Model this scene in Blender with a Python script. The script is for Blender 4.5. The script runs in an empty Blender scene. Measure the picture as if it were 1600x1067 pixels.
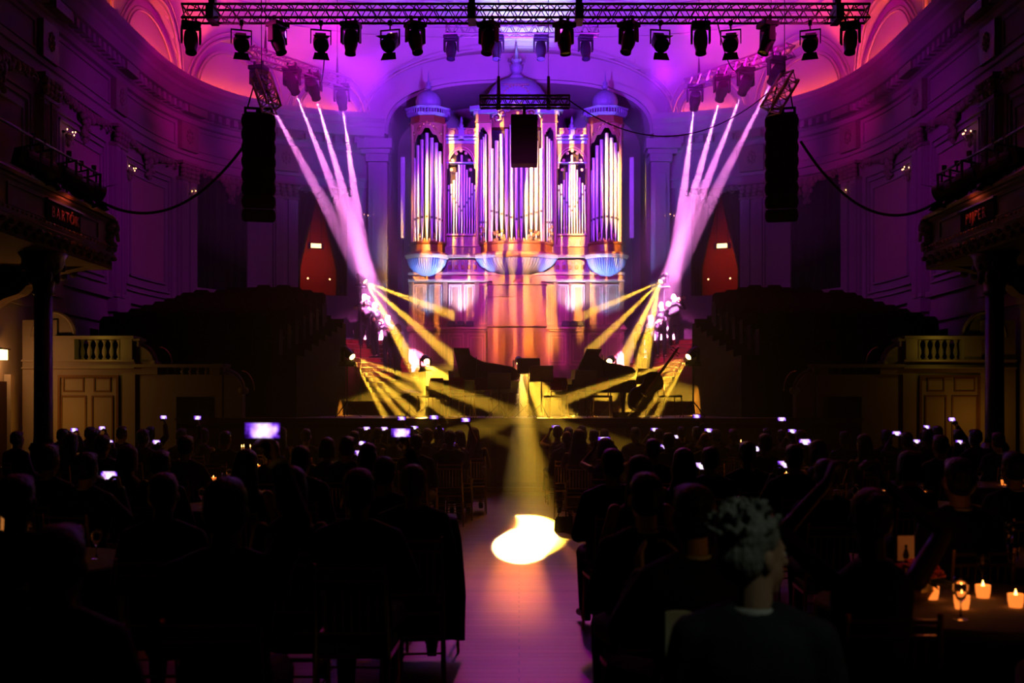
import bpy, bmesh, math, random
from mathutils import Vector, Matrix
random.seed(7)
PI = math.pi
C = bpy.context.scene.collection
SC = bpy.context.scene
F = 1780.0                       # focal length in pixels of the 1600 px wide frame
CX, HY, EYE = 811.0, 638.0, 1.7  # hall axis, horizon, eye height

# ------------------------------------------------------------------ camera, world, exposure
cam_d = bpy.data.cameras.new('camera')
cam_d.lens = 36.0 * F / 1600.0
cam_d.sensor_width = 36.0
cam_d.shift_x = -(CX - 800.0) / 1600.0
cam_d.shift_y = (HY - 533.5) / 1600.0
cam_d.clip_end = 200
cam_d.dof.use_dof = True
cam_d.dof.focus_distance = 30.0
cam_d.dof.aperture_fstop = 2.8
cam = bpy.data.objects.new('camera', cam_d); C.objects.link(cam)
cam.location = (0, 0, EYE); cam.rotation_euler = (PI / 2, 0, 0)
SC.camera = cam
w = bpy.data.worlds.new('world'); SC.world = w; w.use_nodes = True
w.node_tree.nodes['Background'].inputs[0].default_value = (0.35, 0.05, 0.5, 1)
w.node_tree.nodes['Background'].inputs[1].default_value = 0.0
SC.view_settings.view_transform = 'Standard'
SC.view_settings.look = 'None'
SC.view_settings.exposure = 0.0
SC.view_settings.gamma = 1.0
SC.view_settings.use_curve_mapping = False
try:
    SC.cycles.max_bounces = 5; SC.cycles.diffuse_bounces = 0; SC.cycles.glossy_bounces = 3
    SC.cycles.transmission_bounces = 4; SC.cycles.transparent_max_bounces = 6; SC.cycles.volume_bounces = 0
    SC.cycles.sample_clamp_indirect = 4.0
    SC.cycles.caustics_reflective = False; SC.cycles.caustics_refractive = False
except Exception: pass

def at(px, py, Y):
    """point of the hall seen at a pixel, at distance Y from the camera"""
    return Vector(((px - CX) / F * Y, Y, EYE + (HY - py) / F * Y))

# ------------------------------------------------------------------ lights
def aim(o, target):
    d = Vector(target) - Vector(o.location)
    o.rotation_euler = d.to_track_quat('-Z', 'Y').to_euler()

def spot(name, loc, target, power, color, angle, blend=0.2, radius=0.03, gobo=None):
    l = bpy.data.lights.new(name, 'SPOT'); l.energy = power; l.color = color
    l.spot_size = math.radians(angle); l.spot_blend = blend; l.shadow_soft_size = radius
    o = bpy.data.objects.new(name, l); C.objects.link(o); o.location = loc; aim(o, target)
    if gobo: gobo(l)
    return o

def collimated(l, k=1.0):
    """a narrow beam whose lens keeps it together, so it fades slowly with distance"""
    l.use_nodes = True; nt = l.node_tree; em = nt.nodes['Emission']; fo = nt.nodes.new('ShaderNodeLightFalloff'); fo.inputs['Strength'].default_value = k
    ad = nt.nodes.new('ShaderNodeMath'); ad.operation = 'MULTIPLY_ADD'; ad.inputs[1].default_value = 0.3; ad.inputs[2].default_value = 1.6
    nt.links.new(fo.outputs['Linear'], ad.inputs[0]); nt.links.new(ad.outputs[0], em.inputs['Strength'])

def area(name, loc, target, power, color, sx, sy):
    l = bpy.data.lights.new(name, 'AREA'); l.energy = power; l.color = color
    l.shape = 'RECTANGLE'; l.size = sx; l.size_y = sy
    o = bpy.data.objects.new(name, l); C.objects.link(o); o.location = loc; aim(o, target)
    return o

def point(name, loc, power, color, radius=0.05):
    l = bpy.data.lights.new(name, 'POINT'); l.energy = power; l.color = color; l.shadow_soft_size = radius
    o = bpy.data.objects.new(name, l); C.objects.link(o); o.location = loc
    return o

def stripe_gobo(scale, lo, hi, seed=0.0, amount=1.0, rot=0.0):
    """a break-up plate in the lantern: bars of light of uneven width"""
    def f(l):
        l.use_nodes = True; nt = l.node_tree; em = nt.nodes['Emission']
        tc = nt.nodes.new('ShaderNodeTexCoord')
        mp = nt.nodes.new('ShaderNodeMapping'); mp.inputs['Rotation'].default_value = (0, 0, rot)
        mp.inputs['Scale'].default_value = (scale, scale * 0.03, 0.0); mp.inputs['Location'].default_value = (seed, seed * 1.7, 0)
        nz = nt.nodes.new('ShaderNodeTexNoise'); nz.inputs['Scale'].default_value = 1.0; nz.inputs['Detail'].default_value = 1.0
        rp = nt.nodes.new('ShaderNodeValToRGB')
        rp.color_ramp.elements[0].position = lo; rp.color_ramp.elements[1].position = hi
        rp.color_ramp.elements[0].color = (1 - amount,) * 3 + (1,)
        nt.links.new(tc.outputs['Normal'], mp.inputs[0]); nt.links.new(mp.outputs[0], nz.inputs['Vector'])
        nt.links.new(nz.outputs['Fac'], rp.inputs[0]); nt.links.new(rp.outputs[0], em.inputs['Strength'])
    return f

WHITEPINK = (1.0, 0.24, 0.78); YEL = (1.0, 0.52, 0.035); VIO = (0.33, 0.02, 1.0)
MAG = (0.85, 0.04, 0.62); ORG = (1.0, 0.13, 0.02); BLU = (0.12, 0.10, 1.0); CYAN = (0.25, 0.55, 1.0)

# wash on the organ front, from the front truss
spot('organ_stripes', (-2.5, 22.0, 9.0), (0.2, 37.5, 7.8), 115000, (1.0, 0.56, 0.04), 29, 0.3, 0.02, stripe_gobo(58, 0.54, 0.58, 3.3))
spot('organ_stripes', (3.0, 22.0, 9.0), (-0.2, 37.5, 7.0), 38000, (1.0, 0.50, 0.05), 29, 0.3, 0.02, stripe_gobo(50, 0.55, 0.59, 8.1))
spot('organ_wash', (0.8, 22.0, 9.0), (0, 37.5, 7.6), 14000, (0.70, 0.03, 1.0), 29, 0.5, 0.1)
spot('organ_wash', (-4.5, 22.0, 9.0), (0, 37.5, 7.8), 16000, (0.34, 0.03, 1.0), 29, 0.5, 0.1)
spot('cabinet_light', (0.4, 24.0, 8.6), (0.0, 36.6, 4.1), 15000, (1.0, 0.30, 0.015), 12.5, 0.5, 0.03, stripe_gobo(70, 0.34, 0.42, 1.0, 0.75))
spot('case_wash', (2.0, 23.0, 8.8), (0.2, 37.0, 4.6), 9000, (0.8, 0.04, 0.75), 26, 0.7, 0.05, stripe_gobo(30, 0.42, 0.5, 2.2, 0.7))
# ceiling wash from the rear truss
spot('ceiling_wash', (0.0, 29.0, 9.6), (0, 37.5, 14.8), 5200, (0.22, 0.04, 1.0), 120, 0.9, 0.3)
spot('ceiling_wash', (-3.5, 27.0, 9.6), (-3.0, 37.0, 14.5), 2300, (0.36, 0.01, 1.0), 100, 0.8, 0.3)
spot('ceiling_wash', (3.5, 27.0, 9.6), (3.0, 37.0, 14.5), 2300, (0.36, 0.01, 1.0), 100, 0.8, 0.3)
for s in (-1, 1):
    spot('lunette_wash', (s * 3.5, 24.0, 9.7), (s * 8.5, 34.0, 12.6), 5200, (0.9, 0.0, 0.45), 46, 0.9, 0.3)
    spot('stairs_fill', (s * 1.6, 22.0, 9.0), (s * 4.3, 35.4, 4.0), 15000, (0.85, 0.10, 0.65), 15, 0.9, 0.05)
spot('guest_fill', (-6.0, 0.8, 4.2), (-1.05, 4.8, 1.75), 22, (1.0, 0.42, 0.08), 7, 0.6, 0.05)  # added warm fill on the hand with the nearest phone, no fixture behind it
spot('guest_fill', (4.5, 1.2, 3.4), (0.72, 4.5, 1.1), 22, (1.0, 0.50, 0.10), 9, 0.6, 0.05)  # added warm fill on the clapping hands and the face beside them
# dim magenta wash over the hall walls
for s in (-1, 1):
    spot('wall_wash', (s * 3.0, 23.0, 9.2), (s * 9.5, 33.5, 8.2), 1000, (0.55, 0.005, 0.75), 80, 0.9, 0.3)
    spot('wall_wash', (-s * 6.0, 22.0, 9.2), (s * 10.5, 29.0, 8.5), 420, (0.9, 0.02, 0.35), 75, 0.9, 0.3)
    point('stair_wall_lamp', (s * 8.72, 23.62, 2.98), 1.1, (1.0, 0.62, 0.06), 0.05)
    point('stair_wall_lamp', (s * 9.5, 23.2, 1.5), 4.5 if s < 0 else 3.5, (1.0, 0.36, 0.03), 0.1)
spot('audience_rim_fill', (0.5, 23.6, 8.8), (0.0, 16.5, 0.8), 650, (1.0, 0.36, 0.04), 58, 1.0, 0.06)  # added spot imitating stage spill: rims on the guests, glow on the floor
spot('ceiling_white', (0.2, 31.0, 9.8), (0.2, 37.2, 15.1), 6000, (0.5, 0.7, 1.0), 27, 0.8, 0.1)
spot('grey_hair_fill', (3.2, 0.8, 5.5), (0.78, 3.5, 1.2), 60, (0.85, 1.0, 0.75), 12, 0.7, 0.05)  # added pale fill from above for the grey hair and napkin, no real fixture
# ------------------------------------------------------------------ materials
MATS = {}
def mat(name, color, rough=0.6, metal=0.0, emit=None, estr=1.0, noise=0.0, nscale=6.0, bump=0.0, spec=0.5, wood=False, wstretch=(1, 1, 1), col2=None, alpha=None, trans=0.0):
    if name in MATS: return MATS[name]
    m = bpy.data.materials.new(name); m.use_nodes = True; nt = m.node_tree; b = nt.nodes['Principled BSDF']
    b.inputs['Base Color'].default_value = (*color, 1); b.inputs['Roughness'].default_value = rough
    b.inputs['Metallic'].default_value = metal; b.inputs['Specular IOR Level'].default_value = spec
    if trans: b.inputs['Transmission Weight'].default_value = trans; b.inputs['IOR'].default_value = 1.3
    if emit: b.inputs['Emission Color'].default_value = (*emit, 1); b.inputs['Emission Strength'].default_value = estr
    tc = nt.nodes.new('ShaderNodeTexCoord')
    nz = nt.nodes.new('ShaderNodeTexNoise'); nz.inputs['Scale'].default_value = nscale; nz.inputs['Detail'].default_value = 4
    mp = nt.nodes.new('ShaderNodeMapping'); mp.inputs['Scale'].default_value = wstretch
    nt.links.new(tc.outputs['Object'], mp.inputs[0]); nt.links.new(mp.outputs[0], nz.inputs['Vector'])
    if noise > 0:
        rp = nt.nodes.new('ShaderNodeMix'); rp.data_type = 'RGBA'
        c2 = col2 or tuple(c * (1 - noise) for c in color)
        rp.inputs[6].default_value = (*color, 1); rp.inputs[7].default_value = (*c2, 1)
        nt.links.new(nz.outputs['Fac'], rp.inputs[0]); nt.links.new(rp.outputs[2], b.inputs['Base Color'])
    if bump > 0:
        bp = nt.nodes.new('ShaderNodeBump'); bp.inputs['Strength'].default_value = bump; bp.inputs['Distance'].default_value = 0.02
        nt.links.new(nz.outputs['Fac'], bp.inputs['Height']); nt.links.new(bp.outputs[0], b.inputs['Normal'])
    MATS[name] = m; return m

def M(n): return MATS[n]
mat('plaster', (0.52, 0.47, 0.45), 0.75, noise=0.15, nscale=1.5, bump=0.1)
mat('plaster_dim', (0.42, 0.33, 0.26), 0.8, noise=0.25, nscale=2, bump=0.1)
mat('panel_plaster', (0.60, 0.42, 0.40), 0.8, noise=0.12, nscale=3)
mat('ornament', (0.40, 0.33, 0.25), 0.6, noise=0.4, nscale=12, bump=0.5)
mat('gilt', (0.75, 0.48, 0.16), 0.35, 0.7, noise=0.3, nscale=18, bump=0.4)
mat('organ_wood', (0.30, 0.10, 0.03), 0.45, noise=0.35, nscale=4, wstretch=(6, 6, 0.6), bump=0.15)
mat('organ_trim', (0.55, 0.27, 0.14), 0.4, noise=0.25, nscale=10, bump=0.3)
mat('organ_slate', (0.30, 0.30, 0.42), 0.5, noise=0.3, nscale=20, bump=0.3)
mat('pipe_tin', (0.70, 0.68, 0.66), 0.33, 0.45, noise=0.1, nscale=3, wstretch=(8, 8, 0.5))
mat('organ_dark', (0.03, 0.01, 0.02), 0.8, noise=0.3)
mat('black_metal', (0.012, 0.012, 0.014), 0.5, 0.2, noise=0.3, nscale=20)
mat('truss_metal', (0.10, 0.09, 0.09), 0.4, 0.8, noise=0.3, nscale=30)
mat('bare_truss', (0.55, 0.5, 0.55), 0.35, 0.9, noise=0.2, nscale=30)
mat('speaker_black', (0.008, 0.008, 0.010), 0.6, noise=0.3, nscale=60, bump=0.3)
mat('mesh_front', (0.20, 0.13, 0.10), 0.5, 0.4, noise=0.7, nscale=22, bump=0.6)
mat('cloth_black', (0.006, 0.005, 0.007), 0.9, noise=0.4, nscale=3, wstretch=(6, 6, 0.5), bump=0.4)
mat('carpet_red', (0.45, 0.02, 0.02), 0.9, noise=0.4, nscale=40, bump=0.4)
mat('seat_plush', (0.03, 0.003, 0.004), 0.9, spec=0.05, noise=0.4, nscale=25, bump=0.3)
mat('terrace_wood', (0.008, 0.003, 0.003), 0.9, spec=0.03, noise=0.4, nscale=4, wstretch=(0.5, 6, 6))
mat('stage_wood', (0.20, 0.10, 0.045), 0.35, noise=0.4, nscale=5, wstretch=(0.4, 5, 5))
mat('piano_black', (0.006, 0.006, 0.006), 0.18, noise=0.1, spec=0.8)
mat('piano_gold', (0.6, 0.36, 0.10), 0.35, 0.8, noise=0.2)
mat('ivory', (0.8, 0.78, 0.7), 0.3, noise=0.05)
mat('brass', (0.85, 0.60, 0.25), 0.25, 0.9, noise=0.15)
mat('bass_varnish', (0.10, 0.03, 0.012), 0.25, noise=0.4, nscale=6, wstretch=(6, 6, 1))
mat('skin', (0.62, 0.36, 0.24), 0.55, noise=0.1, nscale=10)
mat('skin_dark', (0.20, 0.10, 0.06), 0.55, noise=0.1, nscale=10)
mat('suit_black', (0.010, 0.009, 0.011), 0.85, noise=0.4, nscale=18, bump=0.3)
mat('suit_navy', (0.014, 0.016, 0.03), 0.85, noise=0.4, nscale=18, bump=0.3)
mat('suit_grey', (0.10, 0.09, 0.085), 0.85, noise=0.3, nscale=18, bump=0.3)
mat('dress_red', (0.06, 0.012, 0.012), 0.8, noise=0.3, nscale=12, bump=0.3)
mat('dress_dark', (0.018, 0.014, 0.02), 0.7, noise=0.3, nscale=12, bump=0.3)
mat('shirt_white', (0.75, 0.75, 0.72), 0.7, noise=0.1, nscale=12, bump=0.2)
mat('shoe_black', (0.01, 0.01, 0.01), 0.3, noise=0.1)
mat('hair_black', (0.010, 0.008, 0.007), 0.5, noise=0.5, nscale=60, bump=0.9, wstretch=(1, 1, 0.2))
mat('hair_brown', (0.05, 0.022, 0.010), 0.5, noise=0.5, nscale=60, bump=0.9, wstretch=(1, 1, 0.2))
mat('hair_blond', (0.26, 0.15, 0.06), 0.5, noise=0.5, nscale=60, bump=0.9, wstretch=(1, 1, 0.2))
mat('hair_grey', (0.42, 0.44, 0.40), 0.5, noise=0.7, nscale=50, bump=1.0, wstretch=(1, 1, 0.3))
mat('eye_white', (0.8, 0.8, 0.8), 0.2, noise=0.05)
mat('chair_gilt', (0.62, 0.42, 0.17), 0.25, 0.85, noise=0.2)
mat('cushion', (0.05, 0.035, 0.04), 0.9, noise=0.3, nscale=20)
mat('linen', (0.30, 0.25, 0.24), 0.85, noise=0.15, nscale=8, bump=0.3)
mat('napkin', (0.62, 0.66, 0.5), 0.85, noise=0.15, nscale=8, bump=0.3)
mat('glass', (0.95, 0.95, 0.95), 0.05, noise=0.0, trans=1.0)
mat('candle_wax', (0.8, 0.7, 0.5), 0.5, emit=(1.0, 0.35, 0.08), estr=0.25, noise=0.1)
mat('flame', (1, 0.6, 0.2), 0.5, emit=(1.0, 0.42, 0.08), estr=14.0)
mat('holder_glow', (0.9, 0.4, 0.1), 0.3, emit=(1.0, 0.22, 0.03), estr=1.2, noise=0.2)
mat('flower_red', (0.5, 0.03, 0.015), 0.6, noise=0.5, nscale=30)
mat('leaf', (0.02, 0.05, 0.015), 0.6, noise=0.4, nscale=20)
mat('card', (0.75, 0.62, 0.5), 0.6, noise=0.1)
mat('phone_case', (0.01, 0.01, 0.012), 0.3, noise=0.1)
mat('lamp_glass', (1, 0.8, 0.5), 0.4, emit=(1.0, 0.55, 0.18), estr=9.0)
mat('bulb_small', (1, 0.7, 0.4), 0.4, emit=(1.0, 0.42, 0.14), estr=9.0)
mat('strip_glow', (1, 0.3, 0.1), 0.4, emit=(1.0, 0.10, 0.02), estr=75.0)
mat('letter_gilt', (0.95, 0.35, 0.22), 0.5, emit=None, noise=0.2)
mat('lens_white', (1, 1, 1), 0.1, emit=(1.0, 0.6, 1.0), estr=25.0)
mat('lens_yellow', (1, 0.9, 0.6), 0.1, emit=(1.0, 0.62, 0.14), estr=30.0)
mat('lens_dark', (0.02, 0.02, 0.05), 0.05, noise=0.05, spec=0.9)
mat('led_cyan', (0.3, 0.9, 0.9), 0.2, emit=(0.2, 0.9, 0.9), estr=2.5)
mat('door_wood', (0.30, 0.16, 0.07), 0.5, noise=0.4, nscale=4, wstretch=(5, 5, 0.6))
mat('red_wall', (0.62, 0.05, 0.02), 0.8, noise=0.3, nscale=4)
mat('cable', (0.008, 0.008, 0.008), 0.7, noise=0.2)
mat('iron', (0.03, 0.022, 0.018), 0.45, 0.4, noise=0.4, nscale=12)
mat('bottle_glass', (0.02, 0.08, 0.03), 0.08, noise=0.1, spec=0.9)

def floor_mat():
    m = bpy.data.materials.new('parquet'); m.use_nodes = True; nt = m.node_tree; b = nt.nodes['Principled BSDF']
    tc = nt.nodes.new('ShaderNodeTexCoord'); br = nt.nodes.new('ShaderNodeTexBrick')
    br.inputs['Scale'].default_value = 1.0; br.inputs['Brick Width'].default_value = 1.8; br.inputs['Row Height'].default_value = 0.12
    br.inputs['Mortar Size'].default_value = 0.004; br.inputs['Color1'].default_value = (0.34, 0.15, 0.06, 1)
    br.inputs['Color2'].default_value = (0.23, 0.095, 0.04, 1); br.inputs['Mortar'].default_value = (0.05, 0.02, 0.01, 1)
    nz = nt.nodes.new('ShaderNodeTexNoise'); nz.inputs['Scale'].default_value = 5; nz.inputs['Detail'].default_value = 6
    mp = nt.nodes.new('ShaderNodeMapping'); mp.inputs['Scale'].default_value = (0.5, 6, 1)
    mx = nt.nodes.new('ShaderNodeMix'); mx.data_type = 'RGBA'; mx.blend_type = 'MULTIPLY'; mx.inputs[0].default_value = 0.5
    nt.links.new(tc.outputs['Object'], br.inputs['Vector']); nt.links.new(tc.outputs['Object'], mp.inputs[0]); nt.links.new(mp.outputs[0], nz.inputs['Vector'])
    nt.links.new(br.outputs['Color'], mx.inputs[6]); nt.links.new(nz.outputs['Color'], mx.inputs[7]); nt.links.new(mx.outputs[2], b.inputs['Base Color'])
    rr = nt.nodes.new('ShaderNodeMapRange'); rr.inputs[3].default_value = 0.34; rr.inputs[4].default_value = 0.52
    nt.links.new(nz.outputs['Fac'], rr.inputs[0]); nt.links.new(rr.outputs[0], b.inputs['Roughness'])
    bp = nt.nodes.new('ShaderNodeBump'); bp.inputs['Strength'].default_value = 0.12; bp.inputs['Distance'].default_value = 0.01
    nt.links.new(br.outputs['Fac'], bp.inputs['Height']); nt.links.new(bp.outputs[0], b.inputs['Normal'])
    MATS['parquet'] = m
floor_mat()

def screen_mat(name, seed, strength):
    """a lit phone display showing the stage: bright purple middle, dark rim, small icons"""
    m = bpy.data.materials.new(name); m.use_nodes = True; nt = m.node_tree; b = nt.nodes['Principled BSDF']
    tc = nt.nodes.new('ShaderNodeTexCoord')
    nz = nt.nodes.new('ShaderNodeTexNoise'); nz.inputs['Scale'].default_value = 28; nz.inputs['Detail'].default_value = 2
    mp = nt.nodes.new('ShaderNodeMapping'); mp.inputs['Location'].default_value = (seed, seed, 0)
    nt.links.new(tc.outputs['Object'], mp.inputs[0]); nt.links.new(mp.outputs[0], nz.inputs['Vector'])
    ln = nt.nodes.new('ShaderNodeVectorMath'); ln.operation = 'LENGTH'; nt.links.new(tc.outputs['Object'], ln.inputs[0])
    mr = nt.nodes.new('ShaderNodeMapRange'); mr.inputs[1].default_value = 0.0; mr.inputs[2].default_value = 0.075; mr.inputs[3].default_value = 0.55; mr.inputs[4].default_value = -0.2
    nt.links.new(ln.outputs['Value'], mr.inputs[0])
    ad = nt.nodes.new('ShaderNodeMath'); ad.operation = 'ADD'; nt.links.new(nz.outputs['Fac'], ad.inputs[0]); nt.links.new(mr.outputs[0], ad.inputs[1])
    rp = nt.nodes.new('ShaderNodeValToRGB'); cr = rp.color_ramp
    cr.elements[0].position = 0.28; cr.elements[0].color = (0.01, 0.0, 0.05, 1)
    cr.elements[1].position = 0.9; cr.elements[1].color = (1, 0.85, 1, 1)
    e = cr.elements.new(0.45); e.color = (0.16, 0.03, 0.7, 1)
    e = cr.elements.new(0.62); e.color = (0.6, 0.3, 1, 1)
    nt.links.new(ad.outputs[0], rp.inputs[0]); nt.links.new(rp.outputs[0], b.inputs['Emission Color'])
    b.inputs['Emission Strength'].default_value = strength; b.inputs['Base Color'].default_value = (0.01, 0.01, 0.01, 1); b.inputs['Roughness'].default_value = 0.2
    MATS[name] = m
for k in range(4): screen_mat('screen_%d' % k, 3.1 * k, 1.4)

# ------------------------------------------------------------------ mesh building
class MB:
    def __init__(self): self.bm = bmesh.new()
    def _xf(self, verts, mtx):
        if mtx is not None: bmesh.ops.transform(self.bm, matrix=mtx, verts=verts)
    def box(self, x0, x1, y0, y1, z0, z1, mtx=None):
        v = [self.bm.verts.new(p) for p in ((x0,y0,z0),(x1,y0,z0),(x1,y1,z0),(x0,y1,z0),(x0,y0,z1),(x1,y0,z1),(x1,y1,z1),(x0,y1,z1))]
        for f in ((3,2,1,0),(4,5,6,7),(0,1,5,4),(1,2,6,5),(2,3,7,6),(3,0,4,7)): self.bm.faces.new([v[i] for i in f])
        self._xf(v, mtx); return self
    def cyl(self, p0, p1, r0, r1=None, n=10, caps=True):
        r1 = r0 if r1 is None else r1
        p0 = Vector(p0); p1 = Vector(p1); d = (p1 - p0)
        if d.length < 1e-6: return self
        q = d.to_track_quat('Z', 'Y').to_matrix()
        rings = []
        for p, r in ((p0, r0), (p1, r1)):
            rings.append([self.bm.verts.new(p + q @ Vector((r * math.cos(2*PI*i/n), r * math.sin(2*PI*i/n), 0))) for i in range(n)])
        for i in range(n):
            j = (i + 1) % n; self.bm.faces.new((rings[0][i], rings[0][j], rings[1][j], rings[1][i]))
        if caps: self.bm.faces.new(rings[0][::-1]); self.bm.faces.new(rings[1])
        return self
    def tube(self, pts, r, n=8):
        pts = [Vector(p) for p in pts]; rings = []
        up = Vector((0, 0, 1))
        for i, p in enumerate(pts):
            d = (pts[min(i + 1, len(pts) - 1)] - pts[max(i - 1, 0)]).normalized()
            a = d.cross(up)
            if a.length < 0.05: a = d.cross(Vector((1, 0, 0)))
            a.normalize(); b = a.cross(d).normalized()
            rr = r[i] if isinstance(r, (list, tuple)) else r
            rings.append([self.bm.verts.new(p + a * rr * math.cos(2*PI*k/n) + b * rr * math.sin(2*PI*k/n)) for k in range(n)])
        for i in range(len(rings) - 1):
            for k in range(n):
                j = (k + 1) % n; self.bm.faces.new((rings[i][k], rings[i][j], rings[i+1][j], rings[i+1][k]))
        self.bm.faces.new(rings[0][::-1]); self.bm.faces.new(rings[-1]); return self
    def lathe(self, prof, c=(0, 0, 0), n=24, a0=0.0, a1=2*PI, sx=1.0, sy=1.0, rib=0, ribamt=0.0, mtx=None):
        full = abs(a1 - a0 - 2*PI) < 1e-6; cols = n if full else n + 1; rings = []; allv = []
        for r, z in prof:
            ring = []
            for i in range(cols):
                a = a0 + (a1 - a0) * i / n
                k = r * (1 + ribamt * math.cos(rib * a)) if rib else r
                v = self.bm.verts.new((c[0] + k * sx * math.cos(a), c[1] + k * sy * math.sin(a), c[2] + z)); ring.append(v); allv.append(v)
            rings.append(ring)
        for i in range(len(rings) - 1):
            for k in range(n):
                j = (k + 1) % cols if full else k + 1
                self.bm.faces.new((rings[i][k], rings[i][j], rings[i+1][j], rings[i+1][k]))
        if full:
            if prof[0][0] > 1e-4: self.bm.faces.new(rings[0][::-1])
            if prof[-1][0] > 1e-4: self.bm.faces.new(rings[-1])
        else:
            for rg in (rings[0][::-1], rings[-1]):
                try: self.bm.faces.new(rg)
                except Exception: pass
        self._xf(allv, mtx); return self
    def ell(self, c, r, mtx=None, u=16, v=10):
        m = Matrix.Translation(c) @ Matrix.Diagonal((*r, 1)) if mtx is None else mtx @ Matrix.Translation(c) @ Matrix.Diagonal((*r, 1))
        bmesh.ops.create_uvsphere(self.bm, u_segments=u, v_segments=v, radius=1.0, matrix=m); return self
    def cap(self, p0, p1, r0, r1=None, n=12):
        r1 = r0 if r1 is None else r1
        self.cyl(p0, p1, r0, r1, n); self.ell(p0, (r0,) * 3, u=n, v=8); self.ell(p1, (r1,) * 3, u=n, v=8); return self
    def prism(self, pts, ext):
        """closed polygon pts (3d, planar) extruded by vector ext"""
        ext = Vector(ext); a = [self.bm.verts.new(p) for p in pts]; b = [self.bm.verts.new(Vector(p) + ext) for p in pts]
        n = len(pts); self.bm.faces.new(a[::-1]); self.bm.faces.new(b)
        for i in range(n): j = (i + 1) % n; self.bm.faces.new((a[i], a[j], b[j], b[i]))
        return self
    def loft(self, secs, n=20, p=2.3, mtx=None):
        """secs: (cx, cy, z, halfwidth, halfdepth)"""
        rings = []; allv = []
        for cx, cy, z, a, b in secs:
            ring = []
            for i in range(n):
                t = 2*PI*i/n; ct, st = math.cos(t), math.sin(t)
                v = self.bm.verts.new((cx + a * math.copysign(abs(ct) ** (2/p), ct), cy + b * math.copysign(abs(st) ** (2/p), st), z)); ring.append(v); allv.append(v)
            rings.append(ring)
        for i in range(len(rings) - 1):
            for k in range(n):
                j = (k + 1) % n; self.bm.faces.new((rings[i][k], rings[i][j], rings[i+1][j], rings[i+1][k]))
        self.bm.faces.new(rings[0][::-1]); self.bm.faces.new(rings[-1]); self._xf(allv, mtx); return self
    def frame(self, x0, x1, z0, z1, y, t=0.05, d=0.03):
        """rectangular moulding standing out of a wall that faces -Y"""
        self.box(x0, x1, y - d, y, z0, z0 + t); self.box(x0, x1, y - d, y, z1 - t, z1)
        self.box(x0, x0 + t, y - d, y, z0 + t, z1 - t); self.box(x1 - t, x1, y - d, y, z0 + t, z1 - t); return self
    def mesh(self, name, m=None, smooth=False):
        bmesh.ops.recalc_face_normals(self.bm, faces=self.bm.faces)
        me = bpy.data.meshes.new(name); self.bm.to_mesh(me); self.bm.free()
        if m is not None:
            for mm in (m if isinstance(m, (list, tuple)) else [m]): me.materials.append(mm)
        if smooth:
            for p in me.polygons: p.use_smooth = True
        return me
    def build(self, name, m, parent=None, smooth=False, bevel=0.0, auto=False):
        if isinstance(m, str): m = M(m)
        me = self.mesh(name, m, smooth or auto)
        if auto:
            try: me.set_sharp_from_angle(angle=math.radians(38))
            except Exception: pass
        return link(name, me, parent, bevel)

def link(name, me, parent=None, bevel=0.0):
    o = bpy.data.objects.new(name, me); C.objects.link(o)
    if parent is not None: o.parent = parent
    if bevel > 0:
        b = o.modifiers.new('bevel', 'BEVEL'); b.width = bevel; b.segments = 2; b.limit_method = 'ANGLE'
    return o

def tag(o, label=None, cat=None, group=None, kind=None):
    if label: o['label'] = label
    if cat: o['category'] = cat
    if group: o['group'] = group
    if kind: o['kind'] = kind
    return o

def thing(name, loc=(0, 0, 0), rz=0.0, label=None, cat=None, group=None):
    o = bpy.data.objects.new(name, None); C.objects.link(o); o.location = loc; o.rotation_euler = (0, 0, rz); o.empty_display_size = 0.1
    return tag(o, label, cat, group)

def struct(o): o['kind'] = 'structure'; return o

KIDS = {}
def kids(o):
    if o.name not in KIDS: KIDS[o.name] = list(o.children)
    return KIDS[o.name]
def dup(root, loc, rz=0.0, label=None, group=None, keep_rot=False):
    def cp(o, parent):
        c = o.copy(); C.objects.link(c); KIDS[c.name] = []
        if parent is not None: c.parent = parent
        for ch in kids(o): cp(ch, c)
        return c
    r = cp(root, None); r.location = loc
    if not keep_rot: r.rotation_euler = (0, 0, rz)
    if label: r['label'] = label
    if group: r['group'] = group
    return r
# ------------------------------------------------------------------ the hall: plan of the walls
XW, YC, BY = 10.6, 29.5, 9.0
PLAN = [(XW, -7.0 + i * 0.5) for i in range(73)]                     # straight side wall up to Y=29
for i in range(1, 100):
    t = i / 100 * PI / 2
    PLAN.append((XW * math.cos(t) ** (2/3), YC + BY * math.sin(t) ** (2/3)))
PLAN.append((0.0, YC + BY))
PLAN = PLAN[::-1]                                                    # from the middle of the back wall outwards
SL = [0.0]
for i in range(1, len(PLAN)): SL.append(SL[-1] + math.dist(PLAN[i], PLAN[i-1]))
STOT = SL[-1]
def plan(s):
    """point and inward normal of the right-hand wall at arc length s from the middle of the back wall (s<0: left)"""
    sg = -1 if s < 0 else 1; a = min(abs(s), STOT - 1e-4)
    lo = 0
    for i in range(len(SL) - 1):
        if SL[i] <= a <= SL[i+1]: lo = i; break
    def pt(a):
        for i in range(max(0, lo - 6), len(SL) - 1):
            if SL[i] <= a <= SL[i+1]:
                k = (a - SL[i]) / (SL[i+1] - SL[i]); return Vector((PLAN[i][0] + (PLAN[i+1][0] - PLAN[i][0]) * k, PLAN[i][1] + (PLAN[i+1][1] - PLAN[i][1]) * k))
        return Vector(PLAN[-1])
    p = pt(a); q0 = pt(max(a - 0.25, 0)); q1 = pt(min(a + 0.25, STOT - 1e-4)); d = (q1 - q0).normalized()
    n = Vector((d.y, -d.x))
    if n.dot(Vector((0, 20)) - p) < 0: n = -n
    return Vector((sg * p.x, p.y)), Vector((sg * n.x, n.y))
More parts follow.
